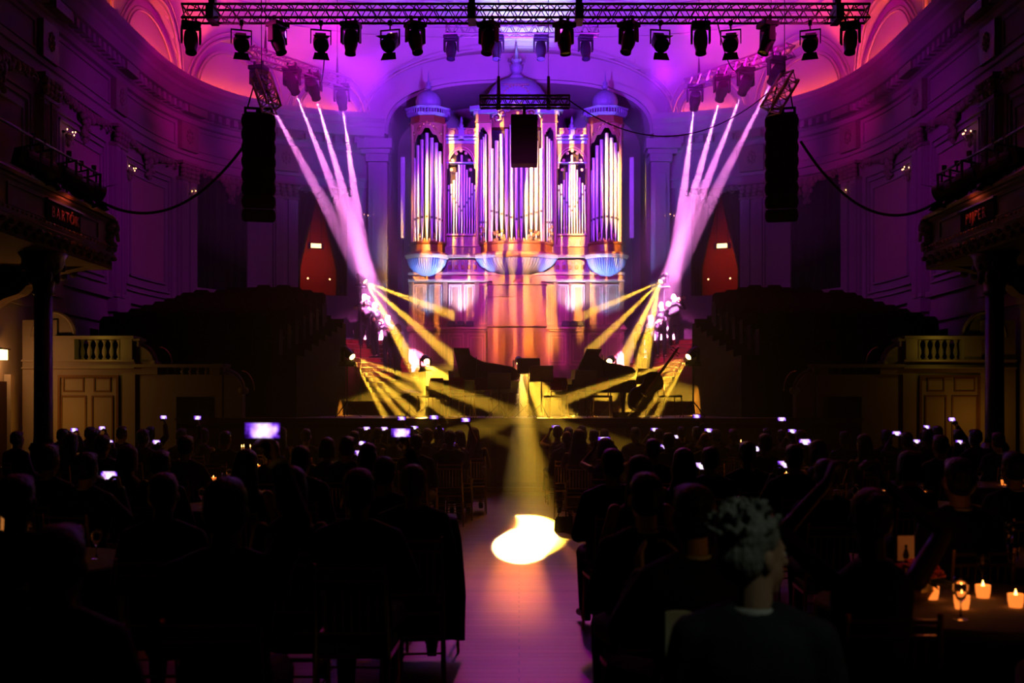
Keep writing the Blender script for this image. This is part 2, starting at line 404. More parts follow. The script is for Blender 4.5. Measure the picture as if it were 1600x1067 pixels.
def s_of(off):
    """arc length of the wall point seen off pixels from the hall axis"""
    best = 0
    for i in range(len(PLAN)):
        if PLAN[i][1] > 2 and PLAN[i][0] / PLAN[i][1] * F >= off: best = i; break
    return SL[best]
def wp(s, d, z):
    p, n = plan(s); return Vector((p.x + n.x * d, p.y + n.y * d, z))

def sweep(b, s0, s1, prof, step=0.3, closed=True):
    """a moulding profile of (inward distance, height) drawn along the wall"""
    n = max(1, int(abs(s1 - s0) / step)); rings = []
    for i in range(n + 1):
        s = s0 + (s1 - s0) * i / n; p, nn = plan(s)
        rings.append([b.bm.verts.new((p.x + nn.x * d, p.y + nn.y * d, z)) for d, z in prof])
    m = len(prof)
    for i in range(n):
        for k in range(m if closed else m - 1):
            j = (k + 1) % m; b.bm.faces.new((rings[i][k], rings[i][j], rings[i+1][j], rings[i+1][k]))
    if closed: b.bm.faces.new(rings[0][::-1]); b.bm.faces.new(rings[-1])
    return b
def rect(d0, d1, z0, z1): return [(d0, z0), (d1, z0), (d1, z1), (d0, z1)]

ZC = 11.3                                          # top of the cornice
NW = 4.4                                           # half width of the organ niche
S0 = s_of(NW / 38.4 * F)
DOORS = [(s_of(268), s_of(352), 5.45, 8.9), (s_of(421), s_of(507), 5.4, 8.9)]
LUN = [(s_of(236), s_of(352), 1.35), (s_of(372), s_of(512), 1.9)]
e = s_of(530)
while e < STOT - 4: LUN.append((e, e + 3.9, 1.9)); e += 4.5
PIL = [s_of(365), s_of(521)] + [l[0] - 0.3 for l in LUN[3:]]
print('lunettes', [tuple(round(v, 2) for v in l) for l in LUN], 'S0', S0)

fl = MB().box(-11.2, 11.2, -7.3, 42, -0.2, 0.0).build('floor', 'parquet'); struct(fl)

for side, nm in ((-1, 'left'), (1, 'right')):
    b = MB(); cur = S0
    for a0, a1, z0, z1 in DOORS:
        sweep(b, side * cur, side * a0, rect(0, -0.35, 0, ZC))
        sweep(b, side * a0, side * a1, rect(0, -0.35, 0, z0)); sweep(b, side * a0, side * a1, rect(0, -0.35, z1, ZC)); cur = a1
    sweep(b, side * cur, side * STOT, rect(0, -0.35, 0, ZC))
    struct(b.build('wall_' + nm, 'plaster'))
    # entablature: architrave, frieze, cornice with a lip that hides the cove lamps
    b = MB()
    prof = [(-0.05, 9.05), (0.08, 9.05), (0.08, 9.28), (0.13, 9.30), (0.13, 9.40), (0.05, 9.42), (0.05, 10.25), (0.14, 10.28), (0.16, 10.42), (0.24, 10.46),
            (0.24, 10.66), (0.50, 10.72), (0.58, 10.95), (0.62, 11.0), (0.62, 11.12), (0.75, 11.24), (0.75, 11.42), (0.66, 11.42), (0.66, 11.25), (-0.05, 11.25)]
    sweep(b, side * (S0 + 0.02), side * STOT, prof, 0.3)
    s = S0 + 0.2
    while s < 31:
        for ds, w in ((0.0, 0.16),): sweep(b, side * s, side * (s + w), rect(0.2, 0.44, 10.48, 10.68), 0.2)
        s += 0.34
    struct(b.build('trim_1' if side < 0 else 'trim_2', 'plaster'))
    # frieze panels and lower mouldings
    b = MB(); bb = MB(); co = MB(); edges = [S0 + 0.5] + PIL
    for i in range(len(edges) - 1):
        a0, a1 = edges[i] + 0.55, edges[i+1] - 0.55
        if a1 - a0 < 0.8: continue
        for z0, z1 in ((9.52, 10.12),):
            sweep(b, side*a0, side*a1, rect(0.04, 0.09, z0, z0+0.05)); sweep(b, side*a0, side*a1, rect(0.04, 0.09, z1, z1+0.05))
            sweep(b, side*a0, side*(a0+0.06), rect(0.04, 0.09, z0, z1)); sweep(b, side*(a1-0.06), side*a1, rect(0.04, 0.09, z0, z1))
        isdoor = any(a0 - 0.9 < d0 and d1 < a1 + 0.9 for d0, d1, _, _ in DOORS)
        if not isdoor:
            for k, zz in ((0, (4.9, 8.55)), (0.16, (5.06, 8.39)), (0.42, (5.3, 8.15))):
                x0, x1 = a0 + k + 0.1, a1 - k - 0.1
                sweep(b, side*x0, side*x1, rect(0.0, 0.06, zz[0], zz[0]+0.06)); sweep(b, side*x0, side*x1, rect(0.0, 0.06, zz[1]-0.06, zz[1]))
                sweep(b, side*x0, side*(x0+0.06), rect(0.0, 0.06, *zz)); sweep(b, side*(x1-0.06), side*x1, rect(0.0, 0.06, *zz))
            sweep(bb, side*(a0+0.58), side*(a1-0.58), rect(0.0, 0.02, 5.36, 8.09))
            sweep(b, side*(a0-0.2), side*(a1+0.2), rect(0.0, 0.1, 4.55, 4.7)); sweep(b, side*(a0-0.2), side*(a1+0.2), rect(0.0, 0.07, 3.9, 4.0))
        mid = (a0 + a1) / 2
        # garland with a dark cartouche in the middle of the frieze, scrolls beside it
        for k in range(-6, 7):
            u = k / 6; zz = 8.98 - 0.10 * (1 - u*u) if True else 0
            ce = wp(side*(mid + u * (a1 - a0) * 0.42), 0.10, zz - 0.02); co.ell(ce, (0.10, 0.10, 0.09 + 0.05 * (1 - abs(u))), u=8, v=6)
        for sg in (-1, 1):
            for k in range(3):
                ctr = (mid + sg * (0.75 + 0.42 * k))
                if abs(ctr - mid) > (a1 - a0) / 2 + 0.3: continue
                pts = [wp(side*(ctr + (0.17 - 0.012*j) * math.cos(j * 0.6 * sg)), 0.12, 8.85 + (0.15 - 0.010*j) * math.sin(j * 0.6)) for j in range(12)]
                co.tube(pts, 0.026, 5)
        rr = random.Random(int(mid * 100))
        for k in range(22):
            v_ = rr.random(); hw_ = 0.30 * (1 - v_) ** .6 + .03; co.ell(wp(side*(mid + rr.uniform(-1, 1) * hw_), 0.08 + rr.uniform(0, .08), 8.78 - .62 * v_), (rr.uniform(.04, .075), rr.uniform(.04, .07), rr.uniform(.05, .09)), u=7, v=5)
        c0 = wp(side*mid, 0.12, 8.62); co.ell(c0, (0.12, 0.1, 0.15), u=12, v=8)
        for k in range(5): co.ell(wp(side*(mid - 0.3 + 0.15*k), 0.16, 8.72 + 0.08 * math.sin(k * PI / 4)), (0.09, 0.09, 0.10), u=8, v=6)
        pass
    struct(b.build('trim_3' if side < 0 else 'trim_4', 'plaster'))
    struct(bb.build('trim_5' if side < 0 else 'trim_6', 'panel_plaster'))
    struct(co.build('trim_7' if side < 0 else 'trim_8', 'ornament', smooth=True))
    # pilasters: doubled fluted shafts with leafy capitals, up to the cornice
    words = ['beside the curtained opening near the organ', 'between the black drape and the first panel', 'between the first and second wall panels', 'above the end of the balcony', 'over the balcony lanterns']
    for i, ps in enumerate(PIL[:6]):
        root = thing('pilaster', (wp(side*ps, 0, 0)[:]), 0)
        root['label'] = 'fluted double pilaster on the %s wall, %s' % (nm, (words + ['deep in the near dark'])[i]); root['category'] = 'pilaster'
        off = Vector(root.location)
        def wb(bm_, s0, s1, d0, d1, z0, z1):
            sweep(bm_, s0, s1, rect(d0, d1, z0, z1), 0.2)
        sh = MB(); wb(sh, side*(ps-0.42), side*(ps+0.42), 0, 0.10, 0, 8.6)
        for q in (-0.22, 0.22):
            wb(sh, side*(ps+q-0.15), side*(ps+q+0.15), 0.1, 0.19, 4.6, 8.5)
            for f in (-0.09, -0.03, 0.03, 0.09): wb(sh, side*(ps+q+f-0.012), side*(ps+q+f+0.012), 0.19, 0.205, 4.7, 8.4)
        cp = MB(); wb(cp, side*(ps-0.48), side*(ps+0.48), 0, 0.27, 8.98, 9.06); wb(cp, side*(ps-0.44), side*(ps+0.44), 0, 0.22, 8.5, 8.58)
        for q in (-0.33, -0.11, 0.11, 0.33):
            for r_ in range(3): cp.ell(wp(side*(ps+q + 0.03*r_), 0.2 + 0.025*r_, 8.66 + 0.12*r_), (0.10, 0.10, 0.08), u=8, v=6)
        fr = MB(); wb(fr, side*(ps-0.42), side*(ps+0.42), 0.03, 0.2, 9.42, 10.24); wb(fr, side*(ps-0.46), side*(ps+0.46), 0.2, 0.5, 10.46, 10.68)
        
        for k in range(8): fr.ell(wp(side*(ps + .13 * math.cos(k * PI / 4)), 0.2, 9.85 + .17 * math.sin(k * PI / 4)), (0.055, 0.05, 0.06), u=7, v=5)
        fr.ell(wp(side*ps, 0.2, 9.85), (0.07, 0.06, 0.09), u=8, v=6)
        bs = MB(); wb(bs, side*(ps-0.5), side*(ps+0.5), 0, 0.26, 4.2, 4.55); wb(bs, side*(ps-0.5), side*(ps+0.5), 0, 0.24, 0, 0.5)
        for nm2, x, mm in (('shaft', sh, 'plaster'), ('capital', cp, 'ornament'), ('frieze_block', fr, 'ornament'), ('base', bs, 'plaster')):
            o = x.build(nm2, mm, root, smooth=False); o.location = -off

# back wall face between the organ niche and the wide arch above it
def niche_pts():
    pts = [(-NW, 0.0), (-NW, 10.9)]
    for i in range(1, 32):
        t = PI - PI * i / 32; pts.append((NW * math.copysign(abs(math.cos(t)) ** (2/2.6), math.cos(t)), 10.9 + 1.75 * abs(math.sin(t)) ** (2/2.6)))
    return pts + [(NW, 10.9), (NW, 0.0)]
NP = niche_pts(); b = MB()
arc = NP[1:-1]; LW, LH = 5.15, 2.35
def outer(i):
    t = PI - PI * i / (len(arc) - 1)
    return (LW * math.copysign(abs(math.cos(t)) ** (2/2.4), math.cos(t)), ZC + LH * abs(math.sin(t)) ** (2/2.4))
for i in range(len(arc) - 1):
    a, c = arc[i], arc[i+1]; o0, o1 = outer(i), outer(i+1)
    vs = [b.bm.verts.new((p[0], 38.33, p[1])) for p in (a, c, o1, o0)]
    b.bm.faces.new(vs)
    vs = [b.bm.verts.new((p[0], 38.23, p[1])) for p in ((a[0]*1.02, a[1]+0.1), (c[0]*1.02, c[1]+0.1), (c[0]*1.07, c[1]+0.28), (a[0]*1.07, a[1]+0.28))]; b.bm.faces.new(vs)
    vs = [b.bm.verts.new(p) for p in ((a[0]*1.02, 38.23, a[1]+.1), (c[0]*1.02, 38.23, c[1]+.1), (c[0]*1.02, 38.33, c[1]+.1), (a[0]*1.02, 38.33, a[1]+.1))]; b.bm.faces.new(vs)
    vs = [b.bm.verts.new(p) for p in ((a[0]*1.07, 38.23, a[1]+.28), (c[0]*1.07, 38.23, c[1]+.28), (c[0]*1.07, 38.33, c[1]+.28), (a[0]*1.07, 38.33, a[1]+.28))]; b.bm.faces.new(vs)
for i in range(len(NP) - 1):                                          # reveal of the niche
    a, c = NP[i], NP[i+1]; vs = [b.bm.verts.new((x, y, z)) for x, y, z in ((a[0], 38.3, a[1]), (c[0], 38.3, c[1]), (c[0], 41.3, c[1]), (a[0], 41.3, a[1]))]; b.bm.faces.new(vs)
vs = [b.bm.verts.new((x, 41.3, z)) for x, z in NP]; b.bm.faces.new(vs)
for sx in (-1, 1):                                                    # flat piers and imposts beside the niche
    b.box(sx*NW, sx*(NW+0.62), 37.95, 38.4, 0, 10.15); b.box(sx*(NW-0.12), sx*(NW+0.85), 37.75, 38.4, 10.15, 10.3); b.box(sx*(NW-0.2), sx*(NW+0.95), 37.6, 38.4, 10.3, 10.62); b.box(sx*(NW-0.05), sx*(NW+0.7), 37.8, 38.4, 9.9, 10.15)
    b.frame(min(sx*(NW+0.12), sx*(NW+0.5)), max(sx*(NW+0.12), sx*(NW+0.5)), 5.4, 9.6, 37.95, 0.04, 0.03)
struct(b.build('wall_back', 'plaster'))

# vaulted ceiling: a cove cut by small barrel vaults over each lunette
D, H = 3.6, 4.3
ALL = [(-0.001 - 5.15, 5.15, LH, 2.4)] + [(a, c, h, 2.0) for a, c, h in LUN] + [(-c, -a, h, 2.0) for a, c, h in LUN]
def arch_h(s):
    for a, c, h, p in ALL:
        if a < s < c:
            u = abs((s - (a + c) / 2) / ((c - a) / 2)); return h * (1 - u ** p) ** (1 / p)
    return 0.0
b = MB(); ns = 620; nd = 20; grid = []
for i in range(ns + 1):
    s = -STOT + 2 * STOT * i / ns; p, n = plan(s); A = arch_h(s); row = []
    row.append(b.bm.verts.new((p.x, p.y, ZC)))
    for j in range(nd + 1):
        d = D * (j / nd) ** 1.3; zc = H * (max(0.0, 1 - ((D - d) / D) ** 2)) ** 0.5
        row.append(b.bm.verts.new((p.x + n.x * d, p.y + n.y * d, ZC + max(zc, A))))
    grid.append(row)
for i in range(ns):
    for j in range(nd + 1):
        p, _ = plan(-STOT + 2 * STOT * (i + .5) / ns)
        if j == 0 and abs(p.x) < LW - 0.05 and p.y > 38: continue   # open to the niche face
        try: b.bm.faces.new((grid[i][j], grid[i+1][j], grid[i+1][j+1], grid[i][j+1]))
        except Exception: pass
rim = [grid[i][-1] for i in range(ns + 1)]
b.bm.faces.new(rim)
struct(b.build('ceiling', 'plaster'))
# mouldings of the vault: an arch rib inside and outside every lunette, panels on the cove
b = MB()
for a, c, h, p in ALL:
    if (a + c) / 2 > 30 or (a + c) / 2 < -30: continue
    m_, hw = (a + c) / 2, (c - a) / 2
    for dd, k, r in ((0.06, 0.80, 0.035), (0.05, 0.86, 0.02)):
        if h == LH: continue
        pts = [wp(m_ + hw * k * math.cos(PI * i / 24), dd, ZC + h * k * math.sin(PI * i / 24)) for i in range(25)]; b.tube(pts, r, 5)
    for off, r in ((0.06, 0.05), (0.22, 0.03)):
        pts = []
        for i in range(33):
            t = PI * i / 32; s = m_ + (hw + off - 0.02) * math.cos(t) ; A = (h + off) * math.sin(t) ** (1.0 if p == 2 else 0.83)
            q = min(A / H, 1); d = D - D * math.sqrt(max(0, 1 - q * q)); pts.append(wp(s, d + 0.03, ZC + A - 0.02))
        b.tube(pts, r, 5)
for zf in (0.62, 0.68, 0.80, 0.83, 0.92, 0.95):                       # level lines round the cove
    d = D - D * math.sqrt(1 - zf * zf)
    b.tube([wp(-30 + 60 * i / 200, d, ZC + H * zf) for i in range(201)], 0.035, 4)
for k in range(-7, 8):
    s = k * 2.3
    for ds in (-0.16, 0.16):
        b.tube([wp(s + ds, D - D * math.sqrt(1 - q * q), ZC + H * q) for q in (0.68, 0.74, 0.80)], 0.03, 4)
        b.tube([wp(s + ds * 0.6, D - D * math.sqrt(1 - q * q), ZC + H * q) for q in (0.83, 0.88, 0.92)], 0.03, 4)
struct(b.build('trim_9', 'plaster'))

# cove lamps behind the cornice lip
for side, nm in ((-1, 'left'), (1, 'right')):
    for i, (a, c, h) in enumerate(LUN[:6]):
        o = sweep(MB(), side*(a+0.15), side*(c-0.15), rect(0.16, 0.22, ZC - 0.02, ZC + 0.03), 0.3).build('cove_light', 'strip_glow')
        tag(o, 'orange cove light strip behind the cornice, %s from the organ on the %s' % (['first', 'second', 'third', 'fourth', 'fifth', 'sixth'][i], nm), 'light', 'orange cove lights along the cornice')
        g = c + 0.3
        p = wp(side * g, 0.4, ZC + 0.25); t = wp(side * g, 1.2, ZC + 4)
        if i < 4: spot('pendentive_uplight', p, t, 650 if i else 150, (1.0, 0.06, 0.01), 60, 0.8, 0.05)
struct(MB().box(-11.2, 11.2, -7.4, -7.1, 0, 16).build('wall_front', 'plaster_dim'))

# ------------------------------------------------------------------ openings: black drapes and lit alcoves
for side, nm in ((-1, 'left'), (1, 'right')):
    (a0, a1, z0, z1) = DOORS[1]
    b = MB()
    nf = 40; rows = []
    for i in range(nf + 1):
        s = a0 - 0.05 + (a1 - a0 + 0.1) * i / nf; dd = -0.12 + 0.05 * math.sin(i * 1.35) + 0.02 * math.sin(i * 3.1)
        rows.append([(s, dd)])
    v = [[b.bm.verts.new(wp(side*s, dd + o_, z)) for s, dd in [r[0]] for z in (z0, z1) for o_ in (0, -0.03)] for r in rows]
    for i in range(nf):
        A, B = v[i], v[i+1]
        for f in ((0, 2), (2, 3), (3, 1), (1, 0)): b.bm.faces.new((A[f[0]], A[f[1]], B[f[1]], B[f[0]]))
    o = b.build('stage_drape', 'cloth_black', smooth=True)
    tag(o, 'tall black drape filling the wall opening behind the %s line array' % nm, 'curtain')
    sweep(MB(), side*(a0 - 0.3), side*(a1 + 0.3), rect(-0.36, -0.5, z0 - 0.3, z1 + 0.3)).build('wall_%s_1' % nm, 'cloth_black')['kind'] = 'structure'
    (a0, a1, z0, z1) = DOORS[0]; m_ = (a0 + a1) / 2 + 0.0
    b = MB(); sweep(b, side*(a0-0.6), side*(a1+0.6), rect(-1.6, -1.75, z0 - 0.2, z1 + 0.1)); sweep(b, side*(a0-0.6), side*(a1+0.6), rect(-0.35, -1.7, z0 - 0.3, z0 - 0.02)); sweep(b, side*(a0-0.6), side*(a1+0.6), rect(-0.35, -1.7, z1, z1 + 0.2))
    for e0 in (a0 - 0.55, a1 + 0.45): sweep(b, side*e0, side*(e0 + 0.1), rect(-0.35, -1.7, z0, z1))
    struct(b.build('wall_%s_2' % nm, 'red_wall'))
    # parted dark curtains leaving a tall triangle of red light
    for q, (e0, sg) in enumerate(((a0, 1), (a1, -1))):
        b = MB(); n = 16; half = (a1 - a0) / 2; grid = []
        for i in range(n + 1):
            z = z1 - (z1 - z0) * i / n; wdt = half * (1.02 - 0.62 * min(1.0, i / n * 1.35) ** 1.1); row = []
            for j in range(13):
                s = e0 - sg * 0.05 + sg * wdt * j / 12; row.append(b.bm.verts.new(wp(side*s, -0.2 + 0.05 * math.sin(j * 2.0), z)))
            grid.append(row)
        for i in range(n):
            for j in range(12): b.bm.faces.new((grid[i][j], grid[i][j+1], grid[i+1][j+1], grid[i+1][j]))
        o = b.build('stage_curtain', 'cloth_black', smooth=True); sm = o.modifiers.new('s', 'SOLIDIFY'); sm.thickness = 0.03
        tag(o, 'dark curtain drawn aside at the red lit %s doorway, %s half' % (nm, 'organ side' if q == 0 else 'outer'), 'curtain')
    c = wp(side * m_, -0.6, 7.15); root = thing('exit_lamp', c, math.atan2(plan(side*m_)[1].x, -plan(side*m_)[1].y) * 1.0, 'glowing white box lamp hanging in the %s red doorway' % nm, 'lamp')
    MB().box(-0.17, 0.17, -0.05, 0.05, -0.07, 0.08).build('lamp_shade', 'lamp_glass', root)
    MB().box(-0.27, 0.27, -0.07, 0.07, -0.1, -0.07).box(-0.27, -0.18, -0.06, 0.06, -0.07, 0.08).box(0.18, 0.27, -0.06, 0.06, -0.07, 0.08).box(-0.27, 0.27, -0.07, 0.07, 0.08, 0.10).cyl((-.2, 0, .1), (-.14, 0, 1.75), .012, n=6).cyl((.2, 0, .1), (.14, 0, 1.75), .012, n=6).build('lamp_bracket', 'iron', root)
    p = wp(side * m_, -0.75, 7.05); point('exit_lamp_light', p + Vector((0, -0.12, -0.14)), 16, (1.0, 0.22, 0.05), 0.04)
    for q, ds in enumerate((-0.36, 0.36)):
        o = MB().ell((0, 0, 0), (0.03,) * 3, u=10, v=8).build('step_lamp', 'bulb_small'); o.location = wp(side * (m_ + ds), -0.12, 6.0)
        tag(o, 'tiny warm lamp on the %s curtain edge of the red %s doorway' % (('organ side', 'outer')[q], nm), 'lamp')

# crystal wall sconces with small warm bulbs
for side, nm in ((-1, 'left'), (1, 'right')):
    for i, (off, py) in enumerate(((228, 340), (517, 302), (611, 266), (700, 210))):
        s = s_of(off); p = wp(side*s, 0.0, 0); z = EYE + (HY - py) / F * p.y
        nrm = plan(side*s)[1]; root = thing('wall_sconce', (p.x, p.y, z), math.atan2(-nrm.x, nrm.y) + PI, 'small crystal sconce with warm bulbs, number %s from the organ on the %s wall' % (('one', 'two', 'three', 'four')[i], nm), 'sconce')
        b = MB().lathe([(0.02, -0.3), (0.05, -0.25), (0.03, -0.1), (0.09, -0.02), (0.02, 0.05)], (0, -0.12, 0), 10).box(-0.04, 0.04, -0.05, 0, -0.25, 0.05)
        g = MB()
        for k in range(4):
            a = PI * (0.12 + 0.76 * k / 3) ; ex, ey = 0.22 * math.cos(a), -0.12 - 0.14 * math.sin(a)
            b.tube([(0, -0.12, -0.05), (ex * 0.5, -0.12 + (ey + .12) * 0.5, -0.14), (ex, ey, -0.02)], 0.012, 5)
            g.ell((ex, ey, 0.03 + 0.04 * (k % 2)), (0.013, 0.013, 0.02), u=8, v=6)
        b.build('bracket', 'ornament', root); g.build('bulbs', 'bulb_small', root)
        cr = MB()
        for k in range(9): cr.ell((0.2 * math.cos(k), -0.14 - 0.06 * math.sin(k), -0.16 - 0.03 * (k % 3)), (0.012, 0.012, 0.03), u=6, v=4)
        cr.build('crystals', 'glass', root)

# ------------------------------------------------------------------ side balconies with composer names
def balcony(side, nm, word):
    root = thing('balcony', (side * 8.0, 22.4, 4.4), 0, 'curved plaster balcony on the %s with gilt beading and a composer name' % nm, 'balcony')
    def L(o): o.location = -Vector(root.location); return o
    xo, xi, y1, y0 = side * XW * 0.999, side * 8.0, 22.4, -6.5
    b = MB()
    for y_a, y_b in ((y0, y1),):
        b.box(min(xi, xo), max(xi, xo), y_a, y_b, 4.42, 4.62)
    L(b.build('floor_slab', 'plaster_dim', root))
    def parapet(prof):
        """profile (out, z) run along the long front and round the end"""
        bb = MB(); rings = []
        path = [(xi, y0, -side, 0), (xi, y1 - 0.35, -side, 0)] + [(xi + side * 0.35 * (1 - math.cos(t)), y1 - 0.35 + 0.35 * math.sin(t), -side * math.cos(t), math.sin(t)) for t in (0.4, 0.8, 1.2)] + [(xi + side * 0.35, y1, 0, 1), (xo, y1, 0, 1)]
        for x, y, nx, ny in path: rings.append([bb.bm.verts.new((x + nx * d, y + ny * d, z)) for d, z in prof])
        m = len(prof)
        for i in range(len(rings) - 1):
            for k in range(m): j = (k + 1) % m; bb.bm.faces.new((rings[i][k], rings[i][j], rings[i+1][j], rings[i+1][k]))
        bb.bm.faces.new(rings[0][::-1]); bb.bm.faces.new(rings[-1]); return bb
    L(parapet([(-0.1, 4.5), (0.0, 4.5), (0.12, 4.62), (0.15, 4.7), (0.04, 4.75), (0.04, 5.28), (0.08, 5.32), (0.08, 5.36), (-0.1, 5.36)]).build('parapet', 'plaster', root))
    L(parapet([(-0.16, 5.36), (0.14, 5.36), (0.17, 5.41), (0.14, 5.45), (-0.16, 5.45)]).build('handrail', 'door_wood', root))
    bd = MB(); mo = MB(); lv = MB()
    for k in range(46):
        y = y1 - 0.3 - 0.17 * k; bd.ell((xi - side * 0.15, y, 4.80), (0.024,) * 3, u=6, v=5)
        if k % 2 == 0: lv.ell((xi - side * 0.14, y, 4.60), (0.06, 0.08, 0.05), u=8, v=5)
        if k % 2 == 0: lv.ell((xi - side * 0.08, y - .05, 4.50), (0.05, 0.05, 0.06), u=8, v=5)
    for k in range(14): bd.ell((xi + side * (0.3 + 0.17 * k), y1 + 0.15, 4.80), (0.024,) * 3, u=6, v=5)
    L(bd.build('beading', 'gilt', root)); L(lv.build('leaf_moulding', 'ornament', root))
    for k in range(8):
        ya, yb = y1 - 0.9 - 2.1 * k, y1 - 0.9 - 2.1 * k - 1.7
        for d0, d1 in ((0.04, 0.07),):
            for za, zb in ((4.88, 4.91), (5.2, 5.23)): mo.box(min(xi - side*d0, xi - side*d1), max(xi - side*d0, xi - side*d1), yb, ya, za, zb)
            for yy in (ya, yb): mo.box(min(xi - side*d0, xi - side*d1), max(xi - side*d0, xi - side*d1), yy - 0.02, yy + 0.02, 4.88, 5.23)
    L(mo.build('panel_moulding', 'plaster', root))
    # carved figure bracket at the end and cluster of masks
    br = MB()
    for k in range(9): br.ell((xi - side * (0.08 + 0.03 * math.sin(k)), y1 - 0.3 - 0.08 * math.cos(k * 2), 4.72 + 0.075 * k), (0.09, 0.12, 0.07), u=8, v=6)
    br.ell((xi - side * 0.12, y1 - 0.2, 5.22), (0.1, 0.12, 0.12)); br.tube([(xi - side*0.1, y1 - 0.5, 5.0), (xi - side*0.2, y1 - 0.3, 5.1), (xi - side*0.12, y1, 5.0)], 0.04, 6)
    L(br.build('carved_mask', 'ornament', root, smooth=True))
    # console that carries the end of the balcony
    cn = MB()
    prof = [(0.35, 4.42), (0.9, 4.30), (1.2, 4.12), (1.45, 4.05), (1.6, 3.9), (1.9, 3.8), (2.2, 3.6), (2.57, 3.35), (2.57, 4.42)]
    cn.prism([(xi + side * d, y1 - 0.55, z) for d, z in prof], (0, 0.4, 0))
    for k in range(6): cn.ell((xi + side * (0.7 + 0.2 * k), y1 - 0.15, 4.33 - 0.06 * k), (0.08, 0.08, 0.08), u=8, v=6)
    L(cn.build('console', 'plaster_dim', root))
    # name plate
    cy = {-1: 19.2, 1: 19.75}[side]
    cy = 8.0 * F / (718.0 if side < 0 else 723.0)
    pl = MB().box(min(xi - side*0.05, xi - side*0.09), max(xi - side*0.05, xi - side*0.09), cy - 0.72, cy + 0.72, 4.86, 5.18)
    L(pl.build('name_plate', 'terrace_wood', root))
    cu = bpy.data.curves.new('t', 'FONT'); cu.body = word; cu.size = 0.26; cu.align_x = 'CENTER'; cu.align_y = 'CENTER'; cu.extrude = 0.012; cu.space_character = 1.3
    t = bpy.data.objects.new('t', cu); C.objects.link(t); bpy.context.view_layer.update()
    me = bpy.data.meshes.new_from_object(t.evaluated_get(bpy.context.evaluated_depsgraph_get())); bpy.data.objects.remove(t)
    me.materials.clear(); me.materials.append(M('letter_gilt'))
    me.transform(Matrix.Translation((xi - side * 0.105, cy, 5.02)) @ Matrix.Rotation(-side * PI / 2, 4, 'Z') @ Matrix.Rotation(PI / 2, 4, 'X'))
    L(link('lettering', me, root))
    r = MB().box(min(xi - side*0.05, xi - side*0.13), max(xi - side*0.05, xi - side*0.13), cy - 0.78, cy + 0.78, 5.2, 5.235); L(r.build('picture_light', 'black_metal', root))
    spot('name_light', (xi - side * 0.32, cy, 5.36), (xi - side * 0.05, cy, 5.05), 1.6, (1.0, 0.12, 0.05), 160, 0.5, 0.05)
    return root
balcony(-1, 'left', 'BARTÓK'); balcony(1, 'right', 'PIJPER')

# iron columns that carry the balconies
for side, nm in ((-1, 'left'), (1, 'right')):
    for i, Y in enumerate((20.0, 15.0)):
        root = thing('iron_column', (side * 8.35, Y, 0), 0, ('dark iron column under the end of the %s balcony' if i == 0 else 'nearer dark iron column under the %s balcony') % nm, 'column')
        MB().lathe([(0.17, 1.1), (0.16, 1.2), (0.15, 3.7)], n=20, rib=10, ribamt=0.03).build('shaft', 'iron', root, smooth=True)
        MB().box(-.26, .26, -.26, .26, 0, .25).lathe([(.25, .25), (.22, .35), (.22, .95), (.25, 1.0), (.2, 1.1)], n=16).build('base', 'iron', root)
        cp = MB().lathe([(0.15, 3.68), (0.2, 3.72), (0.17, 3.78), (0.2, 3.95), (0.32, 4.15), (0.36, 4.25), (0.36, 4.32), (0.42, 4.41)], n=20)
        for k in range(8):
            a = PI * k / 4; cp.ell((.24 * math.cos(a), .24 * math.sin(a), 4.0), (.06, .06, .12), u=8, v=6); cp.ell((.32 * math.cos(a + .4), .32 * math.sin(a + .4), 4.18), (.06, .06, .08), u=8, v=6)
        cp.build('capital', 'iron', root, smooth=True)

# lanterns clamped on the balcony rails
def par_can(name, loc, target, label, group=None, parent=None, size=1.0, leds=True, doors=True):
    root = thing(name, loc, 0, label, 'stage light', group)
    d = (Vector(target) - Vector(loc)).normalized(); q = d.to_track_quat('Y', 'Z').to_matrix().to_4x4()
    yaw = math.atan2(-d.x, d.y); root.rotation_euler = (0, 0, yaw)
    k = size; ql = Matrix.Rotation(-yaw, 4, 'Z') @ q
    T = Matrix.Translation((0, 0, -0.34 * k)) @ ql
    b = MB(); vs0 = len(b.bm.verts); b.lathe([(0.07*k, -0.20*k), (0.14*k, -0.16*k), (0.15*k, 0.0), (0.15*k, 0.14*k), (0.13*k, 0.14*k)], n=16, mtx=T @ Matrix.Rotation(-PI/2, 4, 'X')); b.box(-.10*k, .10*k, -.26*k, -.1*k, -.12*k, .12*k, T)
    b.build('housing', 'black_metal', root)
    y = MB(); y.box(-.20*k, -.18*k, -.02, .02, -.36*k, -.08*k).box(.18*k, .20*k, -.02, .02, -.36*k, -.08*k).box(-.2*k, .2*k, -.02, .02, -.10*k, -.08*k); y.build('yoke', 'black_metal', root)
    MB().cyl((0, 0, -.09*k), (0, 0, 0.03), .018, n=8).box(-.035, .035, -.03, .03, 0.0, .09).build('clamp', 'black_metal', root)
    if doors:
        for a in (0, PI):
            R_ = T @ Matrix.Translation((0, 0.14*k, 0)) @ Matrix.Rotation(a, 4, 'Y')
            MB().prism([(-.12*k, 0, .14*k), (.12*k, 0, .14*k), (.16*k, .13*k, .23*k), (-.16*k, .13*k, .23*k)], (0, 0, .008)).build('barn_door', 'black_metal', root).matrix_local = R_
    le = MB().cyl((0, .115*k, 0), (0, .125*k, 0), .12*k, n=16); o = le.build('lens', 'lens_dark', root); o.matrix_local = T
    if leds: MB().box(.03, .075, -.264*k, -.26*k, 0.03, 0.042).box(-.05, -.04, -.264*k, -.26*k, .05, .06).build('indicator', 'led_cyan', root).matrix_local = T
    return root
